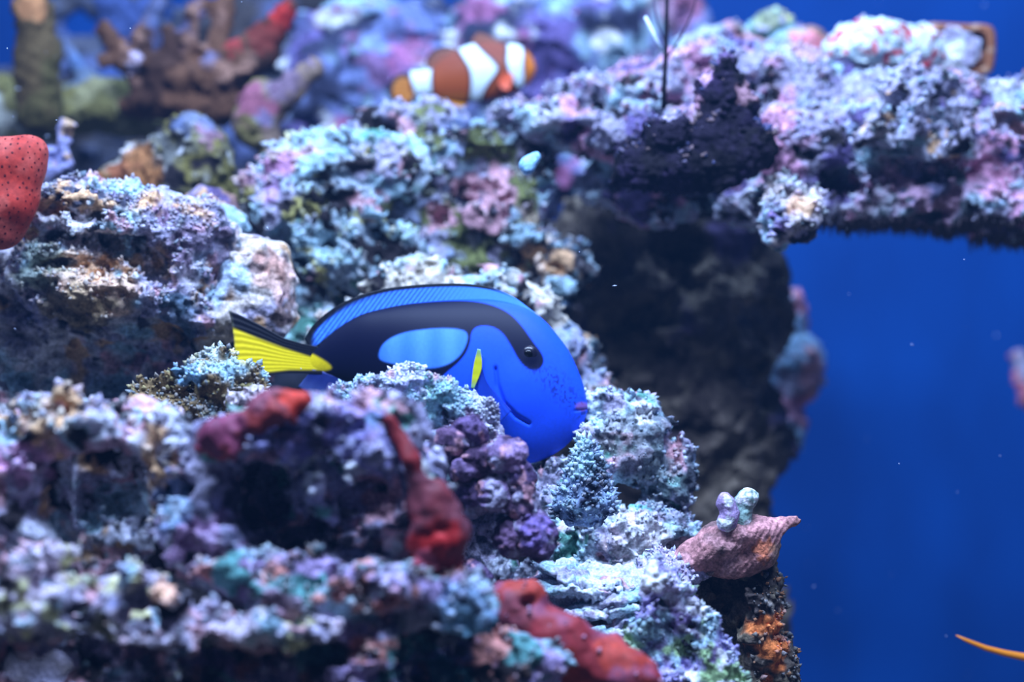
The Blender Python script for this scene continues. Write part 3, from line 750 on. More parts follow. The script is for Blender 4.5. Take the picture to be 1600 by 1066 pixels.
def ledges():
    """thin stacked plates of white coral"""
    d0 = 0.88
    root = bpy.data.objects.new('plate_coral', None); C.objects.link(root); root.location = P(940, 990, d0)
    tag(root, 'stacked thin white coral plates with dark gaps above the red sponge sheet', 'coral')
    for x, y, rx, ry, a, dd in [(905, 900, 80, 11, -14, 6), (900, 922, 84, 10, -6, 0), (975, 935, 100, 11, 14, -4), (930, 958, 100, 11, 4, -10), (960, 985, 90, 12, 8, -16), (1000, 962, 70, 10, 20, -8)]:
        p = sculpt('plate', d0, [(x, y, dd, rx, ry, 46, a)], h=2.2, lump=((24, 4),), knob=((10, 3),), warp=(34, 9), base=(206, 214, 226), pal=((PK, 26, .64, .06), (LI, 30, .56, .08), (CY, 26, .56, .07)), parent=root)
    sculpt('core', d0, [(940, 940, 40, 110, 60, 36)], h=3.2, base=(196, 202, 212), parent=root)
ledges()

rk = rock('lilac rock with upright finger lobes beside the dark coral stalk', 0.84,
     [('rod', (1010, 990, 0), (1005, 920, 0), 36, 26), ('rod', (1005, 920, 0), (1020, 890, 4), 26, 20), ('rod', (1060, 1010, 0), (1062, 930, 0), 30, 22), ('rod', (1100, 1010, 0), (1095, 960, 0), 28, 20), (1040, 1040, 0, 90, 60, 50), (1100, 1060, 0, 70, 60, 50), (1050, 920, 10, 40, 30, 36), (1000, 1060, 10, 90, 60, 40), (1050, 1140, 20, 160, 90, 60)],
     carve=[(982, 950, -40, 16, 40, 40), (1085, 1000, -50, 14, 26, 30)],
     h=2.5, lump=((36, 7), (18, 5)), knob=((16, 5),), base=(160, 150, 200), pal=((CY, 34, .56, .08), (PU, 30, .58, .08), (CH, 26, .62, .07), ((150, 180, 130), 26, .68, .05)),
     blots=[(1060, 930, -30, 30, (206, 200, 220), .6), (1010, 1000, -40, 34, (150, 190, 180), .5)])
nubs(rk, 600, 4.5, .82, [CH, CY, LI], up=0.0, clump=24)
rk = rock('mossy rock wedge with pink crust just under the coral cup\'s stalk side', 0.90,
     [(1060, 910, 0, 50, 34, 40), (1030, 890, 8, 44, 34, 40), (1075, 880, 10, 36, 30, 36)], h=2.4, lump=((30, 6), (16, 4)), knob=((14, 4),), base=(186, 176, 206), pal=((CY, 26, .58, .07), (PK, 24, .62, .06), (OL, 26, .64, .06)), blots=[(1050, 930, -30, 20, (110, 190, 180), .7)])
nubs(rk, 300, 4, .88, [CH, CY, PK], up=-.1, clump=24)

# coral cup with its point and the two little polyps
cup = sculpt('coral_cup', 0.90,
     [(1125, 852, 0, 58, 34, 40, 20), (1160, 832, 0, 60, 24, 44), ('rod', (1165, 828, 0), (1247, 811, -4), 24, 2.5), (1190, 858, 0, 30, 34, 36), (1085, 875, 6, 34, 26, 34), (1140, 880, 4, 50, 26, 36)],
     h=1.9, lump=((36, 4), (18, 2.5)), knob=(), fine=((8, 1.0, 0),), warp=(30, 5), ribs=(8, .8, (0.8, 0, -0.6)), base=(180, 126, 124), pal=(((120, 92, 90), 30, .55, .09), ((205, 150, 150), 24, .60, .07)),
     blots=[(1200, 830, -30, 40, (214, 150, 150), .7), (1190, 860, -34, 18, (226, 130, 90), .9), (1215, 870, -20, 24, (130, 110, 90), .7)])
tag(cup, 'pinkish brown wing shaped coral cup with pointed tip over open water', 'coral')
for lbl, bl, bs_ in [('lilac budding polyp leaning on the coral cup', [(1137, 789, -10, 15, 21, 15, 28), ('rod', (1142, 800, -8), (1136, 816, -6), 12, 16)], (176, 150, 190)),
                ('grey green budding polyp behind the lilac one on coral cup', [(1165, 781, 8, 20, 17, 16, 20), ('rod', (1162, 790, 8), (1160, 814, 6), 13, 14)], (140, 168, 160))]:
    o = sculpt('polyp', .89, bl, h=1.7, lump=((14, 2),), knob=((7, 1.2),), fine=(), warp=(20, 3), base=bs_, pal=((CH, 12, .62, .06),), k=6)
    tag(o, lbl, 'polyp')
stalk = rock('dark ragged rock stalk edged with orange crust carrying the coral cup', 0.91,
     [(1150, 940, 0, 66, 80, 60), (1180, 1000, 0, 54, 90, 54), (1120, 1030, 10, 80, 90, 50), (1190, 900, 0, 30, 40, 36), (1160, 1120, 10, 100, 110, 60), (1215, 1060, 0, 34, 80, 40)],
     carve=[(1140, 950, -60, 46, 60, 50), (1110, 1010, -60, 30, 50, 40)],
     h=2.5, lump=((40, 9), (20, 6)), knob=((16, 5),), base=(92, 82, 74), pal=(((60, 52, 50), 34, .56, .09), ((110, 100, 84), 24, .64, .06)),
     blots=[(1200, 985, -30, 34, (226, 128, 70), .95), (1205, 1018, -34, 28, (232, 130, 70), .9), (1198, 945, -30, 20, (160, 150, 140), .8), (1215, 1000, -10, 20, (120, 130, 150), .8), (1195, 1060, -30, 14, (226, 120, 70), .9)])
nubs(stalk, 260, 4, .89, [(170, 180, 190), (226, 150, 96), (150, 150, 150)], up=-0.3, box=(1175, 880, 1260, 1066), clump=18)

# ------------------------------------------------------------------ foreground, out of focus
fl = rock('foreground pale rock with a wide black cave left of the red sponge rock', 0.76,
     [(110, 675, 0, 120, 50, 70), (30, 720, 0, 80, 70, 70), (200, 690, 6, 90, 60, 66), (270, 760, 6, 60, 70, 60), (300, 800, 0, 60, 70, 60), (40, 810, 0, 90, 60, 66), (150, 850, 30, 200, 70, 50), (80, 640, 10, 70, 30, 50), (160, 760, 140, 200, 140, 90)],
     carve=[(160, 798, -10, 90, 76, 150), (140, 742, -20, 66, 42, 130)],
     h=3.6, cave=((60, 26, .57), (26, 14, .56)), warp=(46, 26), lump=((60, 14), (28, 9)), knob=((22, 7), (11, 2.5)), base=(196, 196, 210), pal=((CY, 50, .56, .08), (LI, 50, .56, .08), (PK, 34, .66, .05), (TA, 40, .62, .06), (DK, 26, .62, .06)),
     blots=[(20, 720, -60, 50, (196, 140, 176), .7), (70, 650, -40, 50, (196, 166, 130), .7), (170, 710, -30, 40, (150, 96, 110), .7), (270, 770, -50, 40, (120, 150, 200), .6), (265, 780, -60, 18, (206, 130, 146), .7)])
nubs(fl, 900, 7, .73, [CH, CY, (206, 196, 226)], up=0.0, clump=40, thr=.58)

fc = rock('violet crusted foreground rock with a double black cave and red sponge', 0.75,
     [(500, 660, 0, 140, 44, 70), (400, 700, 0, 90, 60, 70), (590, 690, 0, 84, 60, 70), (340, 780, 0, 90, 80, 66), (640, 780, 4, 56, 90, 60), (330, 850, 0, 110, 60, 66), (600, 900, 0, 130, 56, 60), (470, 790, 140, 240, 150, 90), (450, 900, 20, 170, 50, 50)],
     carve=[(572, 788, -10, 72, 64, 150), (415, 783, -10, 54, 68, 150), (470, 848, -10, 84, 36, 140), (530, 842, -10, 60, 34, 140)],
     post=[('rod', (474, 680, -10), (492, 790, 0), 30, 24), (505, 800, 10, 34, 34, 30)], h=3.6, cave=((60, 26, .57), (26, 14, .56)), warp=(46, 24), lump=((60, 14), (28, 9)), knob=((22, 7), (11, 2.5)), base=(150, 146, 176), pal=((PU, 50, .58, .08), (LI, 50, .52, .1), (PK, 38, .64, .06), (CH, 36, .66, .06), (TE, 34, .69, .04), ((60, 54, 70), 26, .62, .06)),
     blots=[(440, 690, -60, 60, (112, 106, 172), .6), (560, 680, -60, 60, (116, 112, 176), .6), (400, 820, -50, 14, (60, 140, 110), .7), (352, 692, -50, 14, (56, 140, 116), .8), (310, 860, -60, 60, (176, 142, 180), .7), (480, 890, -50, 26, (60, 140, 110), .6), (260, 780, -50, 40, (150, 190, 220), .6)])
nubs(fc, 900, 7, .72, [CH, LI, (170, 170, 226), PK], up=0.0, clump=40, thr=.58)
def red_sponges():
    o1 = sculpt('sponge', .735, [('rod', (325, 690, 6), (395, 655, 0), 22, 26), (420, 648, 0, 44, 24, 30, 18), ('rod', (430, 642, -4), (462, 630, -4), 26, 20), ('rod', (456, 632, -4), (468, 614, -4), 16, 6), (360, 690, 0, 40, 26, 24, 20)], carve=[(440, 664, -26, 16, 10, 16)], h=2.6, lump=((30, 8), (16, 4)), knob=((18, 4),), fine=((9, 1.6, 0),), warp=(34, 12), base=(132, 46, 44), pal=(((124, 62, 76), 40, .52, .1),), blots=[(464, 622, -10, 24, (186, 50, 30), .95), (345, 676, -10, 40, (120, 60, 92), .7)], speck=.2, mat=M_SPONGE, parent=fc, k=8)
    o1['label'] = 'orange red tipped sponge ridge'
    o2 = sculpt('sponge', .735, [('rod', (612, 655, 6), (645, 720, 0), 12, 14), ('rod', (645, 720, 0), (652, 770, 0), 14, 16), (672, 785, 0, 34, 44, 26), ('rod', (690, 800, 0), (702, 830, 0), 26, 30), (680, 845, -6, 46, 36, 28, -20), ('rod', (700, 850, -4), (722, 905, 0), 24, 8), (665, 875, -6, 20, 24, 20)], h=2.6, lump=((34, 6),), knob=((24, 4),), fine=(), warp=(40, 8), base=(120, 32, 34), pal=(((110, 56, 66), 34, .56, .08),), blots=[(680, 840, -24, 40, (176, 36, 36), .9), (665, 872, -24, 18, (228, 110, 130), .8), (680, 785, -24, 36, (112, 50, 58), .7)], speck=.12, mat=M_SPONGE, parent=fc, k=10)
    o2['label'] = 'red lobed sponge hanging down the rock side'
red_sponges()

bl = rock('lowest pale foreground rock with lilac and peach lumps over dark gaps', 0.72,
     [(60, 920, 0, 110, 50, 70), (30, 960, -10, 90, 50, 60), (180, 930, 6, 90, 60, 60), (190, 920, -26, 40, 34, 40), (250, 940, -10, 50, 40, 50), (210, 985, -16, 46, 30, 46), (300, 990, 0, 90, 36, 60), (140, 1020, 110, 260, 90, 70), (420, 980, 10, 110, 30, 60), (60, 880, 20, 90, 40, 50), (140, 1120, 40, 280, 90, 60)],
     carve=[(60, 1045, -10, 120, 40, 150), (340, 1058, -10, 110, 40, 150), (210, 1050, -50, 60, 30, 70), (50, 915, -70, 22, 22, 50)],
     h=3.8, cave=((60, 26, .57), (26, 14, .56)), warp=(46, 20), lump=((56, 10), (28, 8)), knob=((22, 7), (12, 2.5)), base=(200, 186, 200), pal=((CY, 44, .58, .07), (LI, 44, .54, .09), (PK, 34, .62, .06), ((190, 184, 140), 34, .68, .05), (DK, 26, .62, .06)),
     blots=[(180, 925, -60, 36, (140, 150, 205), .8), (250, 930, -50, 30, (236, 180, 150), .9), (140, 1000, -40, 40, (196, 190, 150), .4), (320, 900, -30, 40, (205, 130, 150), .6), (430, 960, -50, 36, (110, 170, 190), .5), (140, 1050, -20, 30, (130, 190, 190), .8)])
nubs(bl, 700, 7, .69, [CH, CY, PK, (206, 196, 226)], up=0.0, clump=40, thr=.58)
bc = rock('mottled mauve foreground rock at the foot of the red sponge', 0.735,
     [(520, 930, 0, 150, 60, 66), (400, 900, 0, 90, 46, 60), (640, 930, 0, 110, 50, 60), (560, 1010, -6, 130, 60, 60), (720, 950, 0, 60, 60, 56), (480, 1060, 0, 200, 60, 60), (660, 1010, 20, 120, 60, 50), (560, 1140, 20, 280, 90, 60), (760, 1060, 50, 130, 90, 50)],
     carve=[(700, 1035, -46, 84, 44, 80), (620, 970, -66, 40, 24, 46), (470, 1010, -66, 40, 22, 46)],
     h=3.6, lump=((56, 12), (28, 9)), knob=((20, 8), (11, 2.5)), base=(160, 140, 180), pal=((CY, 40, .60, .07), (LI, 40, .56, .08), ((206, 140, 130), 30, .62, .06), (DK, 26, .58, .07), ((90, 140, 140), 34, .66, .05)),
     blots=[(720, 950, -50, 44, (150, 180, 215), .7), (730, 985, -50, 40, (140, 190, 220), .7), (610, 960, -60, 30, (206, 120, 110), .6), (440, 960, -60, 40, (180, 120, 150), .6)])
nubs(bc, 1000, 7, .71, [CH, CY, PK, LI, (190, 160, 150)], up=-.1, clump=34, thr=.58)
def sheet():
    o = sculpt('red_sponge', .77, [(800, 945, 0, 40, 36, 26), ('rod', (790, 950, 0), (880, 1010, -6), 40, 46), ('rod', (880, 1010, -6), (980, 1070, -10), 46, 50), (960, 1030, 0, 50, 30, 30, -25), (826, 936, -14, 26, 24, 24), (900, 1075, 0, 120, 40, 40)],
               carve=[(820, 945, -42, 14, 10, 22), (790, 1030, -30, 30, 46, 50)], h=2.7, lump=((44, 7), (20, 3)), knob=((30, 4),), fine=(), warp=(50, 10), base=(146, 48, 52), pal=(((140, 70, 92), 44, .54, .09), ((164, 56, 44), 40, .60, .07)), blots=[(960, 1020, -30, 40, (172, 60, 44), .8), (800, 960, -30, 40, (140, 70, 72), .7)], speck=.12, mat=M_SPONGE, k=16)
    tag(o, 'broad red sponge sheet draped down the lowest foreground rock', 'sponge')
    nubs(o, 26, 5, .75, [(226, 200, 226), (206, 190, 230)], up=0.0, clump=24, thr=.3, name='white_specks', stretch=1.0)
sheet()

# ------------------------------------------------------------------ sea whip, edge bits
def tube(name, pts, d0, rad, col, parent=None, n=8, mat=None, origin=None):
    s = d0 / F_PX; V = []; Fc = []
    pts3 = [P(p[0], p[1], d0 + (p[2] if len(p) > 2 else 0) * s) for p in pts]
    for i, p in enumerate(pts3):
        t = Vector(pts3[min(i + 1, len(pts3) - 1)] - pts3[max(i - 1, 0)]).normalized()
        a = t.orthogonal().normalized(); b = t.cross(a)
        r = rad[i] * s if hasattr(rad, '__len__') else rad * s
        for k in range(n):
            an = 2 * math.pi * k / n
            V.append(np.array(Vector(p) + (a * math.cos(an) + b * math.sin(an)) * r))
    for i in range(len(pts3) - 1):
        for k in range(n):
            Fc.append((i * n + k, i * n + (k + 1) % n, (i + 1) * n + (k + 1) % n, (i + 1) * n + k))
    Fc.append(tuple(range(n))[::-1]); Fc.append(tuple(range((len(pts3) - 1) * n, len(pts3) * n)))
    return mesh_obj(name, np.array(V), Fc, np.tile(lin(col), (len(V), 1)), mat or M_SOFT, parent)
whip = bpy.data.objects.new('sea_whip', None); C.objects.link(whip); whip.location = P(1037, 165, 1.06)
tag(whip, 'thin black sea whip stem rising from the shelf with fine side twigs', 'sea whip')
tube('stem', [(1037, 170), (1038, 130), (1040, 90), (1041, 50), (1042, 10), (1043, -40)], 1.06, [4.5, 4, 3.6, 3.4, 3.2, 3], (20, 16, 24), whip)
tube('twig', [(1039, 95), (1062, 60), (1082, 20), (1092, -20)], 1.07, [1.8, 1.5, 1.3, 1.2], (50, 34, 44), whip)
tube('twig', [(1041, 70), (1028, 40), (1022, 10), (1018, -20)], 1.07, [1.6, 1.4, 1.2, 1.2], (70, 60, 90), whip)
o = tube('white_rod', [(1034, 80), (1022, 55), (1008, 26)], 1.05, [2.5, 3.2, 2.6], (206, 222, 240))
tag(o, 'short white rod sliver leaning against the black sea whip', 'rod')
pc = sculpt('pink_coral', 1.5, [('rod', (1640, 620, 0), (1590, 560, 0), 26, 13), ('rod', (1640, 620, 0), (1594, 592, 0), 24, 12), ('rod', (1650, 640, 0), (1604, 625, 0), 22, 11), ('rod', (1640, 610, 10), (1700, 700, 20), 40, 60), (1720, 790, 20, 90, 110, 70)], h=3, lump=((20, 3),), knob=((14, 3),), warp=(26, 4), base=(214, 120, 130), pal=((LI, 26, .62, .07),))
tag(pc, 'pink knobbly coral tips reaching in over the open water', 'coral')
# ------------------------------------------------------------------ fish
def poly_sd(px, py, poly):
    """signed distance (negative inside) to a polygon, pixel units"""
    poly = np.array(poly, float); n = len(poly)
    best = np.full(px.shape, 1e9); ins = np.zeros(px.shape, bool)
    for i in range(n):
        ax, ay = poly[i]; bx, by = poly[(i + 1) % n]
        ex, ey = bx - ax, by - ay
        t = np.clip(((px - ax) * ex + (py - ay) * ey) / (ex * ex + ey * ey + 1e-9), 0, 1)
        best = np.minimum(best, (px - ax - t * ex) ** 2 + (py - ay - t * ey) ** 2)
        c = (ay > py) != (by > py)
        ins ^= c & (px < (bx - ax) * (py - ay) / (by - ay + 1e-12) + ax)
    return np.where(ins, -1, 1) * np.sqrt(best)

def smooth_poly(pts, it=2):
    p = np.array(pts, float)
    for _ in range(it):
        q = np.roll(p, -1, 0)
        p = np.stack([p * .75 + q * .25, p * .25 + q * .75], 1).reshape(-1, 2)
    return p

def spline(xs, ys, x):
    """monotone-ish cubic through points"""
    xs = np.array(xs, float); ys = np.array(ys, float)
    m = np.gradient(ys, xs)
    i = np.clip(np.searchsorted(xs, x) - 1, 0, len(xs) - 2)
    h = xs[i + 1] - xs[i]; t = np.clip((x - xs[i]) / h, 0, 1)
    return ((1 + 2 * t) * (1 - t) ** 2) * ys[i] + t * (1 - t) ** 2 * h * m[i] + t * t * (3 - 2 * t) * ys[i + 1] + t * t * (t - 1) * h * m[i + 1]

def mixc(col, c, m):
    return col * (1 - m[:, None]) + lin(c) * m[:, None]

def lathe_body(xs, T, B, W, d0, yaw, xc, nth, paint, name, parent, mat, sharp=0.35, relief=None):
    s = d0 / F_PX
    th = np.linspace(0, 2 * np.pi, nth, endpoint=False)
    X, TH = np.meshgrid(xs, th, indexing='ij')
    top = T(X); bot = B(X); w = W(X)
    mid = (top + bot) / 2; hh = (bot - top) / 2
    PY = mid - hh * np.cos(TH)
    sn = np.sin(TH)
    D = w * sn * (1 - sharp + sharp * np.abs(sn))
    px = X.ravel(); py = PY.ravel(); dd = D.ravel()
    if relief is not None: dd = dd + np.where(dd < 0, -1, 1) * relief(px, py) * np.minimum(1, np.abs(dd) / 6)
    dy = dd + (px - xc) * yaw
    V = np.stack([(px - 800) * s, d0 + dy * s, CAM_Z - (py - 533) * s], 1)
    n0, n1 = X.shape
    I = np.arange(n0 * n1).reshape(n0, n1)
    a = I[:-1]; b = I[1:]
    F = np.stack([a, b, np.roll(b, -1, 1), np.roll(a, -1, 1)], -1).reshape(-1, 4)
    # close the two ends with a centre vertex each
    cols = paint(px, py)
    c0 = V[:n1].mean(0); c1 = V[-n1:].mean(0)
    V = np.vstack([V, c0, c1]); cols = np.vstack([cols, cols[:n1].mean(0), cols[-n1 - 1:].mean(0)])
    k = n0 * n1
    f = [tuple(int(v) for v in q) for q in F]
    for j in range(n1):
        f.append((k, j, (j + 1) % n1)); f.append((k + 1, (n0 - 1) * n1 + (j + 1) % n1, (n0 - 1) * n1 + j))
    return mesh_obj(name, V, f, cols, mat, parent)

def fin_sheet(name, A, B, d0, thick, paint, parent, mat, yaw=0.0, xc=0.0, nu=80, nv=18, off=0.0, bow=0.0):
    """thin two-sided fin spanned between edge curve A (at the body) and edge curve B (rim); lists of pixel points"""
    s = d0 / F_PX
    def resample(c, n):
        c = np.array(c, float); L = np.r_[0, np.cumsum(np.hypot(*np.diff(c, axis=0).T))]; t = np.linspace(0, L[-1], n)
        return np.stack([spline(L, c[:, 0], t), spline(L, c[:, 1], t)], 1)
    a = resample(A, nu); b = resample(B, nu)
    t = np.linspace(0, 1, nv)[None, :, None]
    G = a[:, None, :] * (1 - t) + b[:, None, :] * t
    px = G[..., 0].ravel(); py = G[..., 1].ravel(); tt = np.broadcast_to(t[..., 0], (nu, nv)).ravel()
    uu = np.repeat(np.linspace(0, 1, nu), nv)
    ray = 0.5 * np.sin(uu * nu * 0.9)
    V = []
    for sd in (-1, 1):
        dd = sd * (thick * (1 - .85 * tt) + .25 * ray) + (px - xc) * yaw + off + bow * tt * tt
        V.append(np.stack([(px - 800) * s, d0 + dd * s, CAM_Z - (py - 533) * s], 1))
    V = np.vstack(V)
    I = np.arange(nu * nv).reshape(nu, nv); N = nu * nv
    q = np.stack([I[:-1, :-1], I[1:, :-1], I[1:, 1:], I[:-1, 1:]], -1).reshape(-1, 4)
    F = [q, q[:, ::-1] + N]
    rim = np.r_[I[:, 0], I[-1, 1:], I[-2::-1, -1], I[0, -2:0:-1]]
    r2 = np.roll(rim, -1)
    F.append(np.stack([rim, rim + N, r2 + N, r2], 1))
    F = np.concatenate(F)
    c = paint(px, py, tt, uu)
    return mesh_obj(name, V, F, np.vstack([c, c]), mat, parent)

def tang():
    d0 = 0.955; yaw = -0.10; xc = 700
    root = bpy.data.objects.new('blue_tang', None); C.objects.link(root); root.location = P(700, 724, d0)
    tag(root, 'royal blue fish with black palette marking and bright yellow tail', 'fish')
    tx = [478, 500, 520, 560, 600, 640, 680, 730, 770, 800, 830, 850, 870, 890, 903, 912, 917]
    ty = [545, 532, 516, 492, 481, 474, 470, 467, 468, 474, 486, 501, 523, 552, 580, 606, 630]
    bx = [478, 500, 520, 560, 600, 640, 680, 730, 770, 800, 830, 850, 870, 890, 903, 912, 917]
    by = [583, 586, 592, 608, 628, 650, 673, 700, 716, 723, 723, 717, 706, 690, 674, 658, 642]
    wx = [478, 520, 580, 650, 720, 780, 830, 870, 895, 910, 917]
    wy = [3, 11, 24, 38, 47, 48, 42, 32, 22, 13, 6]
    black = smooth_poly([(470, 530), (500, 524), (520, 508), (560, 484), (600, 478), (640, 474), (690, 470), (735, 470), (768, 476), (796, 489), (816, 510), (832, 534), (845, 550), (850, 564), (843, 577), (826, 578), (811, 564), (799, 541), (785, 519), (766, 509), (746, 510), (737, 519), (736, 535), (729, 553), (715, 569), (698, 582), (680, 600), (650, 645), (600, 640), (560, 618), (520, 600), (470, 596)])
    island = smooth_poly([(592, 558), (597, 540), (614, 526), (645, 517), (690, 513), (722, 515), (733, 523), (728, 543), (716, 560), (698, 571), (670, 576), (630, 571), (600, 565)])
    wedge = smooth_poly([(440, 536), (486, 552), (524, 575), (500, 582), (440, 584)])
    def paint(x, y):
        c = np.tile(lin((34, 86, 242)), (len(x), 1))
        m = sstep(1.6, -1.6, poly_sd(x, y, black)); m2 = sstep(2.2, -2.2, poly_sd(x, y, island))
        c = mixc(c, (7, 10, 40), m)
        c = mixc(c, (84, 146, 246), m2)
        c = mixc(c, (40, 104, 236), m2 * 0.5 * np.sin(x / 14.0) ** 2)
        # freckles between eye and mouth
        P3 = np.stack([x / 2.6, y / 3.2, x * 0], 1)
        fr = sstep(.50, .80, vnoise(P3 + 9)) * sstep(46, 4, np.abs((y - 600) - (x - 868) * .95) + np.abs(x - 866) * .25) * sstep(565, 580, y)
        c = mixc(c, (26, 30, 84), fr * .8)
        # lips
        c = mixc(c, (170, 110, 160), sstep(9, 4, np.hypot((x - 908) / 1.5, y - 634)) * .7)
        c = mixc(c, (236, 206, 16), sstep(2.5, -2.5, poly_sd(x, y, wedge)))
        return c
    def relief(x, y):
        r = 1.6 * sstep(16, 0, np.hypot(x - 828, y - 556))                         # brow round the eye
        r = r - 5.0 * np.exp(-(poly_sd(x, y, [(775, 575), (778, 600), (788, 628), (806, 648), (826, 660), (806, 649), (788, 629), (777, 600)]) / 2.5) ** 2)
        r = r + 2.5 * sstep(775, 800, x) * sstep(60, 10, np.hypot(x - 815, y - 610)) # cheek
        r = r - 4.0 * np.exp(-((y - 638 + (x - 917) * .12) / 2.0) ** 2) * sstep(890, 905, x)
        return r
    a = np.linspace(0, 1, 250)
    xs = 478 + (917 - 478) * (1 - (1 - a) ** 1.35)
    body = lathe_body(xs, lambda x: spline(tx, ty, x), lambda x: spline(bx, by, x), lambda x: spline(wx, wy, x), d0, yaw, xc, 260, paint, 'body', root, M_FISH, relief=relief)
    # dorsal fin
    def pd(x, y, t, u):
        c = np.tile(lin((70, 140, 252)), (len(x), 1))
        st = np.sin(2 * np.pi * (x + (y - 460) * .75) / 7.5)
        c = mixc(c, (26, 60, 190), sstep(-.1, .9, st) * sstep(760, 640, x) * .9)
        c = mixc(c, (8, 9, 18), np.maximum(sstep(.78, .88, t), sstep(.20, .08, t)) * sstep(815, 760, x))
        c = mixc(c, (8, 9, 18), sstep(.60, .80, t) * sstep(640, 500, x))
        c = mixc(c, (8, 9, 18), sstep(496, 482, x))
        return c
    tb = np.linspace(484, 836, 40)
    Ab = np.stack([tb, spline(tx, ty, tb) + 7], 1)
    Bo = [(474, 530), (484, 512), (502, 494), (530, 475), (560, 462), (600, 451), (640, 446), (690, 443), (735, 444), (770, 450), (800, 463), (836, 489)]
    fin_sheet('dorsal_fin', Ab, Bo, d0, 4.0, pd, root, M_FIN, yaw, xc, nu=220, nv=26)
    def pa(x, y, t, u):
        c = np.tile(lin((30, 44, 110)), (len(x), 1))
        c = mixc(c, (80, 96, 150), sstep(.3, .8, t) * .5)
        return mixc(c, (10, 12, 26), sstep(.85, .97, t))
    tb = np.linspace(486, 720, 30)
    fin_sheet('anal_fin', np.stack([tb, spline(bx, by, tb) - 6], 1), [(462, 606), (480, 622), (520, 632), (570, 650), (620, 676), (670, 704), (712, 722)], d0, 4.0, pa, root, M_FIN, yaw, xc, nu=120, nv=14)
    def pt(x, y, t, u):
        c = np.tile(lin((240, 212, 14)), (len(x), 1))
        c = mixc(c, (196, 160, 10), sstep(.2, .9, np.sin(u * 70)) * .35)
        up = np.interp(x, [352, 400, 440, 480, 510], [509, 529, 544, 557, 566]); lo = np.interp(x, [352, 400, 450, 500], [602, 584, 578, 578])
        c = mixc(c, (12, 12, 24), np.maximum(sstep(3, -3, y - up), sstep(-3, 3, y - lo)))
        c = mixc(c, (150, 150, 120), sstep(.97, 1, t) * .3)
        return c
    n = 60; u = np.linspace(0, 1, n)
    A0 = np.stack([498 + 0 * u, 545 + u * 38], 1)
    mid = 0
    rear = np.stack([354 + 6 * np.sin(u * np.pi) - 2 * u, 486 + u * 122], 1)
    s = d0 / F_PX
    # tail fin: rows follow the flared upper and lower edges
    upx = np.array([500, 470, 440, 400, 370, 354.0]); upy = np.array([543, 537, 528, 506, 491, 485.0])
    lox = np.array([500, 470, 440, 400, 370, 354.0]); loy = np.array([585, 584, 584, 590, 600, 608.0])
    nv = 60
    xsn = np.linspace(502, 354, nv)
    U = np.interp(xsn, upx[::-1], upy[::-1]); L = np.interp(xsn, lox[::-1], loy[::-1])
    X = np.repeat(xsn[:, None], n, 1) + 9 * np.sin(u * np.pi)[None, :] * ((502 - xsn) / 148)[:, None] ** 3
    Y = U[:, None] * (1 - u) + L[:, None] * u
    tt = np.repeat(np.linspace(0, 1, nv)[:, None], n, 1)
    px, py, tt, uu = X.ravel(), Y.ravel(), tt.ravel(), np.tile(u, nv)
    V = []
    for sd in (-1, 1):
        dd = sd * (4.2 * (1 - .75 * tt) + .5 * np.sin(uu * 70) * tt) + (px - xc) * yaw - 10 * tt ** 2
        V.append(np.stack([(px - 800) * s, d0 + dd * s, CAM_Z - (py - 533) * s], 1))
    I = np.arange(nv * n).reshape(nv, n); N = nv * n
    q = np.stack([I[:-1, :-1], I[1:, :-1], I[1:, 1:], I[:-1, 1:]], -1).reshape(-1, 4)
    rim = np.r_[I[:, 0], I[-1, 1:], I[-2::-1, -1], I[0, -2:0:-1]]; r2 = np.roll(rim, -1)
    F = np.concatenate([q[:, ::-1], q + N, np.stack([rim, r2, r2 + N, rim + N], 1)])
    c = pt(px, py, tt, uu)
    o = mesh_obj('tail_fin', np.vstack(V), F, np.vstack([c, c]), M_FIN, root)
    o['label'] = 'yellow tail fin edged black'
    # pectoral fin: clear blue fan with a yellow streak
    def pp(x, y, t, u):
        c = np.tile(lin((30, 70, 190)), (len(x), 1))
        c = mixc(c, (20, 40, 120), sstep(0, 1, np.sin(u * 60)) * .4)
        return c
    pf = fin_sheet('pectoral_fin', [(752, 566), (756, 580), (760, 596)], [(742, 652), (772, 662), (800, 640)], d0, 1.5, pp, root, M_FINCLEAR, yaw, xc, nu=40, nv=20, off=-50, bow=-6)
    def py_(x, y, t, u): return mixc(np.tile(lin((206, 206, 24)), (len(x), 1)), (90, 160, 130), np.maximum(sstep(.3, .0, u), sstep(.7, 1, u)) * .8)
    o = fin_sheet('fin_edge', [(747, 545), (742, 566), (737, 606)], [(752, 546), (754, 572), (742, 606)], d0, 1.5, py_, pf, M_FIN, yaw, xc, nu=30, nv=10, off=-53, bow=-1)
    o['label'] = 'yellow leading edge of the side fin'
    # eye
    ez = d0 + (-(42 * .78) + (827 - xc) * yaw) * s
    def ball(name, cx, cy, y, r, flat, colf, parent, mat):
        V = []; Fc = []; cols = []
        nu, nvv = 24, 14
        for i in range(nvv + 1):
            ph = math.pi * i / nvv
            for j in range(nu):
                a = 2 * math.pi * j / nu
                V.append(P(cx, cy, y) + r * s * np.array([math.sin(ph) * math.cos(a), -math.cos(ph) * flat, math.sin(ph) * math.sin(a)]))
                cols.append(lin(colf(ph)))
        for i in range(nvv):
            for j in range(nu):
                Fc.append((i * nu + j, i * nu + (j + 1) % nu, (i + 1) * nu + (j + 1) % nu, (i + 1) * nu + j))
        return mesh_obj(name, np.array(V), np.array(Fc), np.array(cols), mat, parent)
    M_EYE = make_mat('fish_eye', rough=0.25, spec=0.4, fine=0.02, bump=0)
    ey = ball('eye', 827, 554, ez, 14, .5, lambda ph: (26, 24, 40) if ph < 1.25 else (60, 50, 60), root, M_EYE)
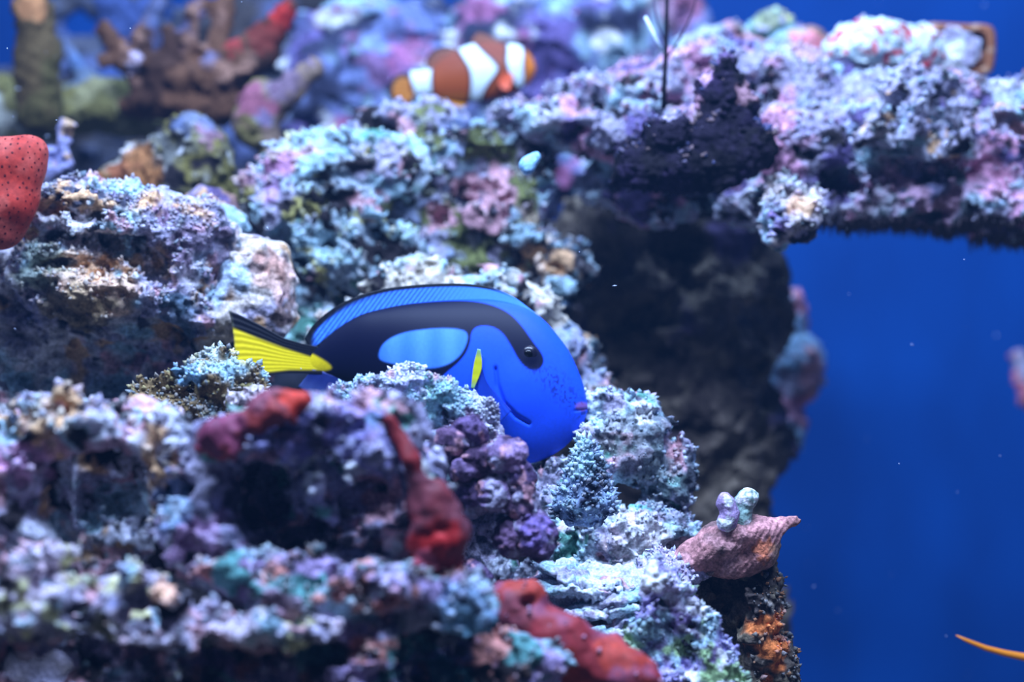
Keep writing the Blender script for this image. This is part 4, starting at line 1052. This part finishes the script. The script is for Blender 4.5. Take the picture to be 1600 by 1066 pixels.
    ball('pupil', 826, 554, ez - 4.2 * s, 8, .45, lambda ph: (4, 4, 9), ey, M_EYE)
    return root
tang()

def clown():
    d0 = 1.24; yaw = -0.06; xc = 735
    root = bpy.data.objects.new('clownfish', None); C.objects.link(root); root.location = P(735, 160, d0)
    tag(root, 'orange clownfish with white bands swimming over the rubble', 'fish')
    tx = [640, 656, 672, 690, 712, 735, 755, 790, 815, 828, 834, 837]
    ty = [110, 110, 107, 92, 79, 70, 66, 69, 74, 86, 96, 104]
    by = [147, 147, 149, 155, 160, 161, 159, 151, 141, 129, 120, 113]
    wy = [5, 8, 11, 16, 22, 26, 27, 25, 20, 13, 8, 4]
    ow = (160, 76, 34); wh = (226, 240, 244); bk = (20, 14, 22)
    band2 = smooth_poly([(708, 60), (735, 60), (748, 80), (778, 108), (776, 116), (754, 145), (748, 170), (732, 170), (738, 140), (737, 112), (724, 90)])
    band1 = smooth_poly([(792, 60), (812, 62), (818, 82), (816, 108), (820, 135), (808, 140), (795, 114), (792, 98), (794, 80)])
    band3 = smooth_poly([(642, 95), (674, 95), (673, 130), (676, 160), (650, 165), (648, 140), (640, 118)])
    def paint(x, y, fin=False):
        c = np.tile(lin(ow), (len(x), 1))
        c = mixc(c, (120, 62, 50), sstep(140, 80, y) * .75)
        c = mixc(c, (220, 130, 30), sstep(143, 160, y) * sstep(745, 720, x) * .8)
        for b in (band1, band2, band3):
            sd = poly_sd(x, y, b)
            c = mixc(c, bk, sstep(5.5, 2.0, sd))
            c = mixc(c, wh, sstep(1.5, -1.5, sd))
        c = mixc(c, (214, 120, 40), sstep(818, 824, x))
        return c
    xs = np.linspace(640, 837, 120)
    lathe_body(xs, lambda x: spline(tx, ty, x), lambda x: spline(tx, by, x), lambda x: spline(tx, wy, x), d0, yaw, xc, 120, paint, 'body', root, M_FISH)
    def finp(edge, base=None):
        def f(x, y, t, u):
            c = base(x, y) if base else np.tile(lin((170, 96, 34)), (len(x), 1))
            return mixc(c, bk, np.maximum(sstep(edge, min(edge + .12, 1), t), np.maximum(sstep(.06, .0, u), sstep(.94, 1, u)) * .8))
        return f
    dark = lambda x, y: np.tile(lin((124, 66, 40)), (len(x), 1))
    fin_sheet('dorsal_fin', [(735, 76), (755, 72), (790, 76)], [(737, 62), (746, 50), (758, 52), (776, 62), (793, 70)], d0, 3, finp(.85, dark), root, M_FIN, yaw, xc, nu=50)
    fin_sheet('rear_dorsal_fin', [(674, 112), (692, 98), (716, 84)], [(664, 100), (668, 86), (680, 75), (696, 72), (714, 76)], d0, 3, finp(.72, dark), root, M_FIN, yaw, xc, nu=50)
    fin_sheet('anal_fin', [(676, 142), (700, 150), (732, 152)], [(676, 160), (690, 169), (708, 172), (724, 168), (735, 158)], d0, 3, finp(.9, lambda x, y: mixc(np.tile(lin((190, 110, 34)), (len(x), 1)), (236, 150, 24), sstep(148, 164, y))), root, M_FIN, yaw, xc, nu=50)
    # round tail
    def pt(x, y, t, u):
        r = np.hypot((x - 630) / 22.5, (y - 140) / 27)
        c = np.tile(lin((180, 108, 30)), (len(x), 1))
        return mixc(c, bk, sstep(.66, .86, r))
    uu = np.linspace(-1, 1, 40)
    ang = np.pi * .5 + np.linspace(0, 1, 40) * np.pi
    rear = np.stack([630 + 24 * np.cos(ang), 140 - 27 * np.sin(ang)], 1)
    front = np.stack([640 + 8 * np.cos(uu * 1.57), 140 + uu * 24], 1)
    fin_sheet('tail_fin', front, rear, d0, 3, pt, root, M_FIN, yaw, xc, nu=60, nv=26)
    fin_sheet('pectoral_fin', [(800, 118), (802, 124), (801, 130)], [(786, 118), (778, 130), (782, 142), (794, 146)], d0, 1.5, lambda x, y, t, u: mixc(np.tile(lin((224, 92, 50)), (len(x), 1)), bk, sstep(.88, 1, t)), root, M_FIN, yaw, xc, nu=30, off=-22, bow=-6)
    s = d0 / F_PX
    V = []; Fc = []
    for i in range(9):
        for j in range(14):
            ph = math.pi * i / 8; a = 2 * math.pi * j / 14
            V.append(P(824, 95, d0 + (-9 + 89 * yaw) * s) + 5.5 * s * np.array([math.sin(ph) * math.cos(a), -.6 * math.cos(ph), math.sin(ph) * math.sin(a)]))
    for i in range(8):
        for j in range(14): Fc.append((i * 14 + j, i * 14 + (j + 1) % 14, (i + 1) * 14 + (j + 1) % 14, (i + 1) * 14 + j))
    mesh_obj('eye', np.array(V), np.array(Fc), np.tile(lin((10, 8, 14)), (len(V), 1)), M_FISH, root)
clown()

def orange_fish():
    """only the trailing tail of a slim orange fish shows; the rest of it is outside the picture"""
    d0 = 1.0; s = d0 / F_PX
    root = bpy.data.objects.new('orange_fish', None); C.objects.link(root); root.location = P(1700, 1075, d0)
    tag(root, 'slim orange fish of which only the trailing tail shows in open water', 'fish')
    pts = [(1494, 993), (1510, 1001), (1540, 1013), (1570, 1021), (1600, 1027), (1630, 1031)]
    o = tube('tail_streamer', pts, d0, [1.0, 3.0, 4.2, 5.0, 6.0, 8.0], (232, 134, 26), root, n=10, mat=M_FIN)
    xs = np.linspace(1622, 1800, 40)
    T = lambda x: spline([1622, 1660, 1720, 1770, 1800], [1024, 1012, 1004, 1016, 1040], x)
    B = lambda x: spline([1622, 1660, 1720, 1770, 1800], [1038, 1056, 1076, 1070, 1048], x)
    W = lambda x: spline([1622, 1660, 1720, 1770, 1800], [4, 12, 18, 14, 4], x)
    lathe_body(xs, T, B, W, d0, 0, 1700, 40, lambda x, y: np.tile(lin((226, 120, 30)), (len(x), 1)), 'body', root, M_FISH)
orange_fish()

# ------------------------------------------------------------------ drifting specks in the water
def specks():
    rng = np.random.default_rng(12)
    n = 150
    V = []
    for i in range(n):
        d = 0.82 + rng.random() ** 1.2 * 0.7
        c = P(rng.uniform(0, 1600), rng.uniform(0, 1066), d); s = d / F_PX
        ax = rng.normal(size=3) * np.array([1, .3, .5]); ax /= np.linalg.norm(ax)
        r = rng.uniform(.5, 1.1) * s; L = r * rng.choice([1, 1, 2, 5])
        b = OCT * r; b = b + (b @ ax)[:, None] * ax * (L / r - 1)
        V.append(b + c)
    f = (OCTF[None] + (np.arange(n) * 6)[:, None, None]).reshape(-1, 3)
    o = mesh_obj('drifting_specks', np.vstack(V), f, np.tile(lin((190, 200, 226)), (n * 6, 1)), M_SOFT)
    tag(o, 'tiny pale specks drifting in the water all over the tank', 'specks', kind='stuff')
specks()

# ------------------------------------------------------------------ base rocks that carry the reef, below the picture
for lb, d0, bl_ in [('wide base rock under the foreground reef', .80, [(200, 1260, 0, 420, 160, 150), (700, 1300, 0, 380, 180, 150), (450, 1600, 20, 700, 330, 200)]),
                    ('wide base rock under the rubble slope and stalk', .96, [(1000, 1180, 0, 240, 160, 130), (1050, 1500, 20, 300, 340, 160)]),
                    ('wide base rock under the cleft boulder', 1.10, [(200, 760, 0, 330, 150, 100), (250, 1200, 20, 420, 500, 150)]),
                    ('wide base rock under the dark pillar', 1.30, [(1000, 1120, 60, 190, 160, 90), (850, 1320, 20, 380, 260, 150), (700, 800, 40, 300, 250, 100)])]:
    rock(lb, d0, bl_, h=10, lump=((120, 24), (50, 12)), knob=(), base=(90, 82, 84), pal=((DK, 80, .52, .1), (LI, 90, .62, .08)))
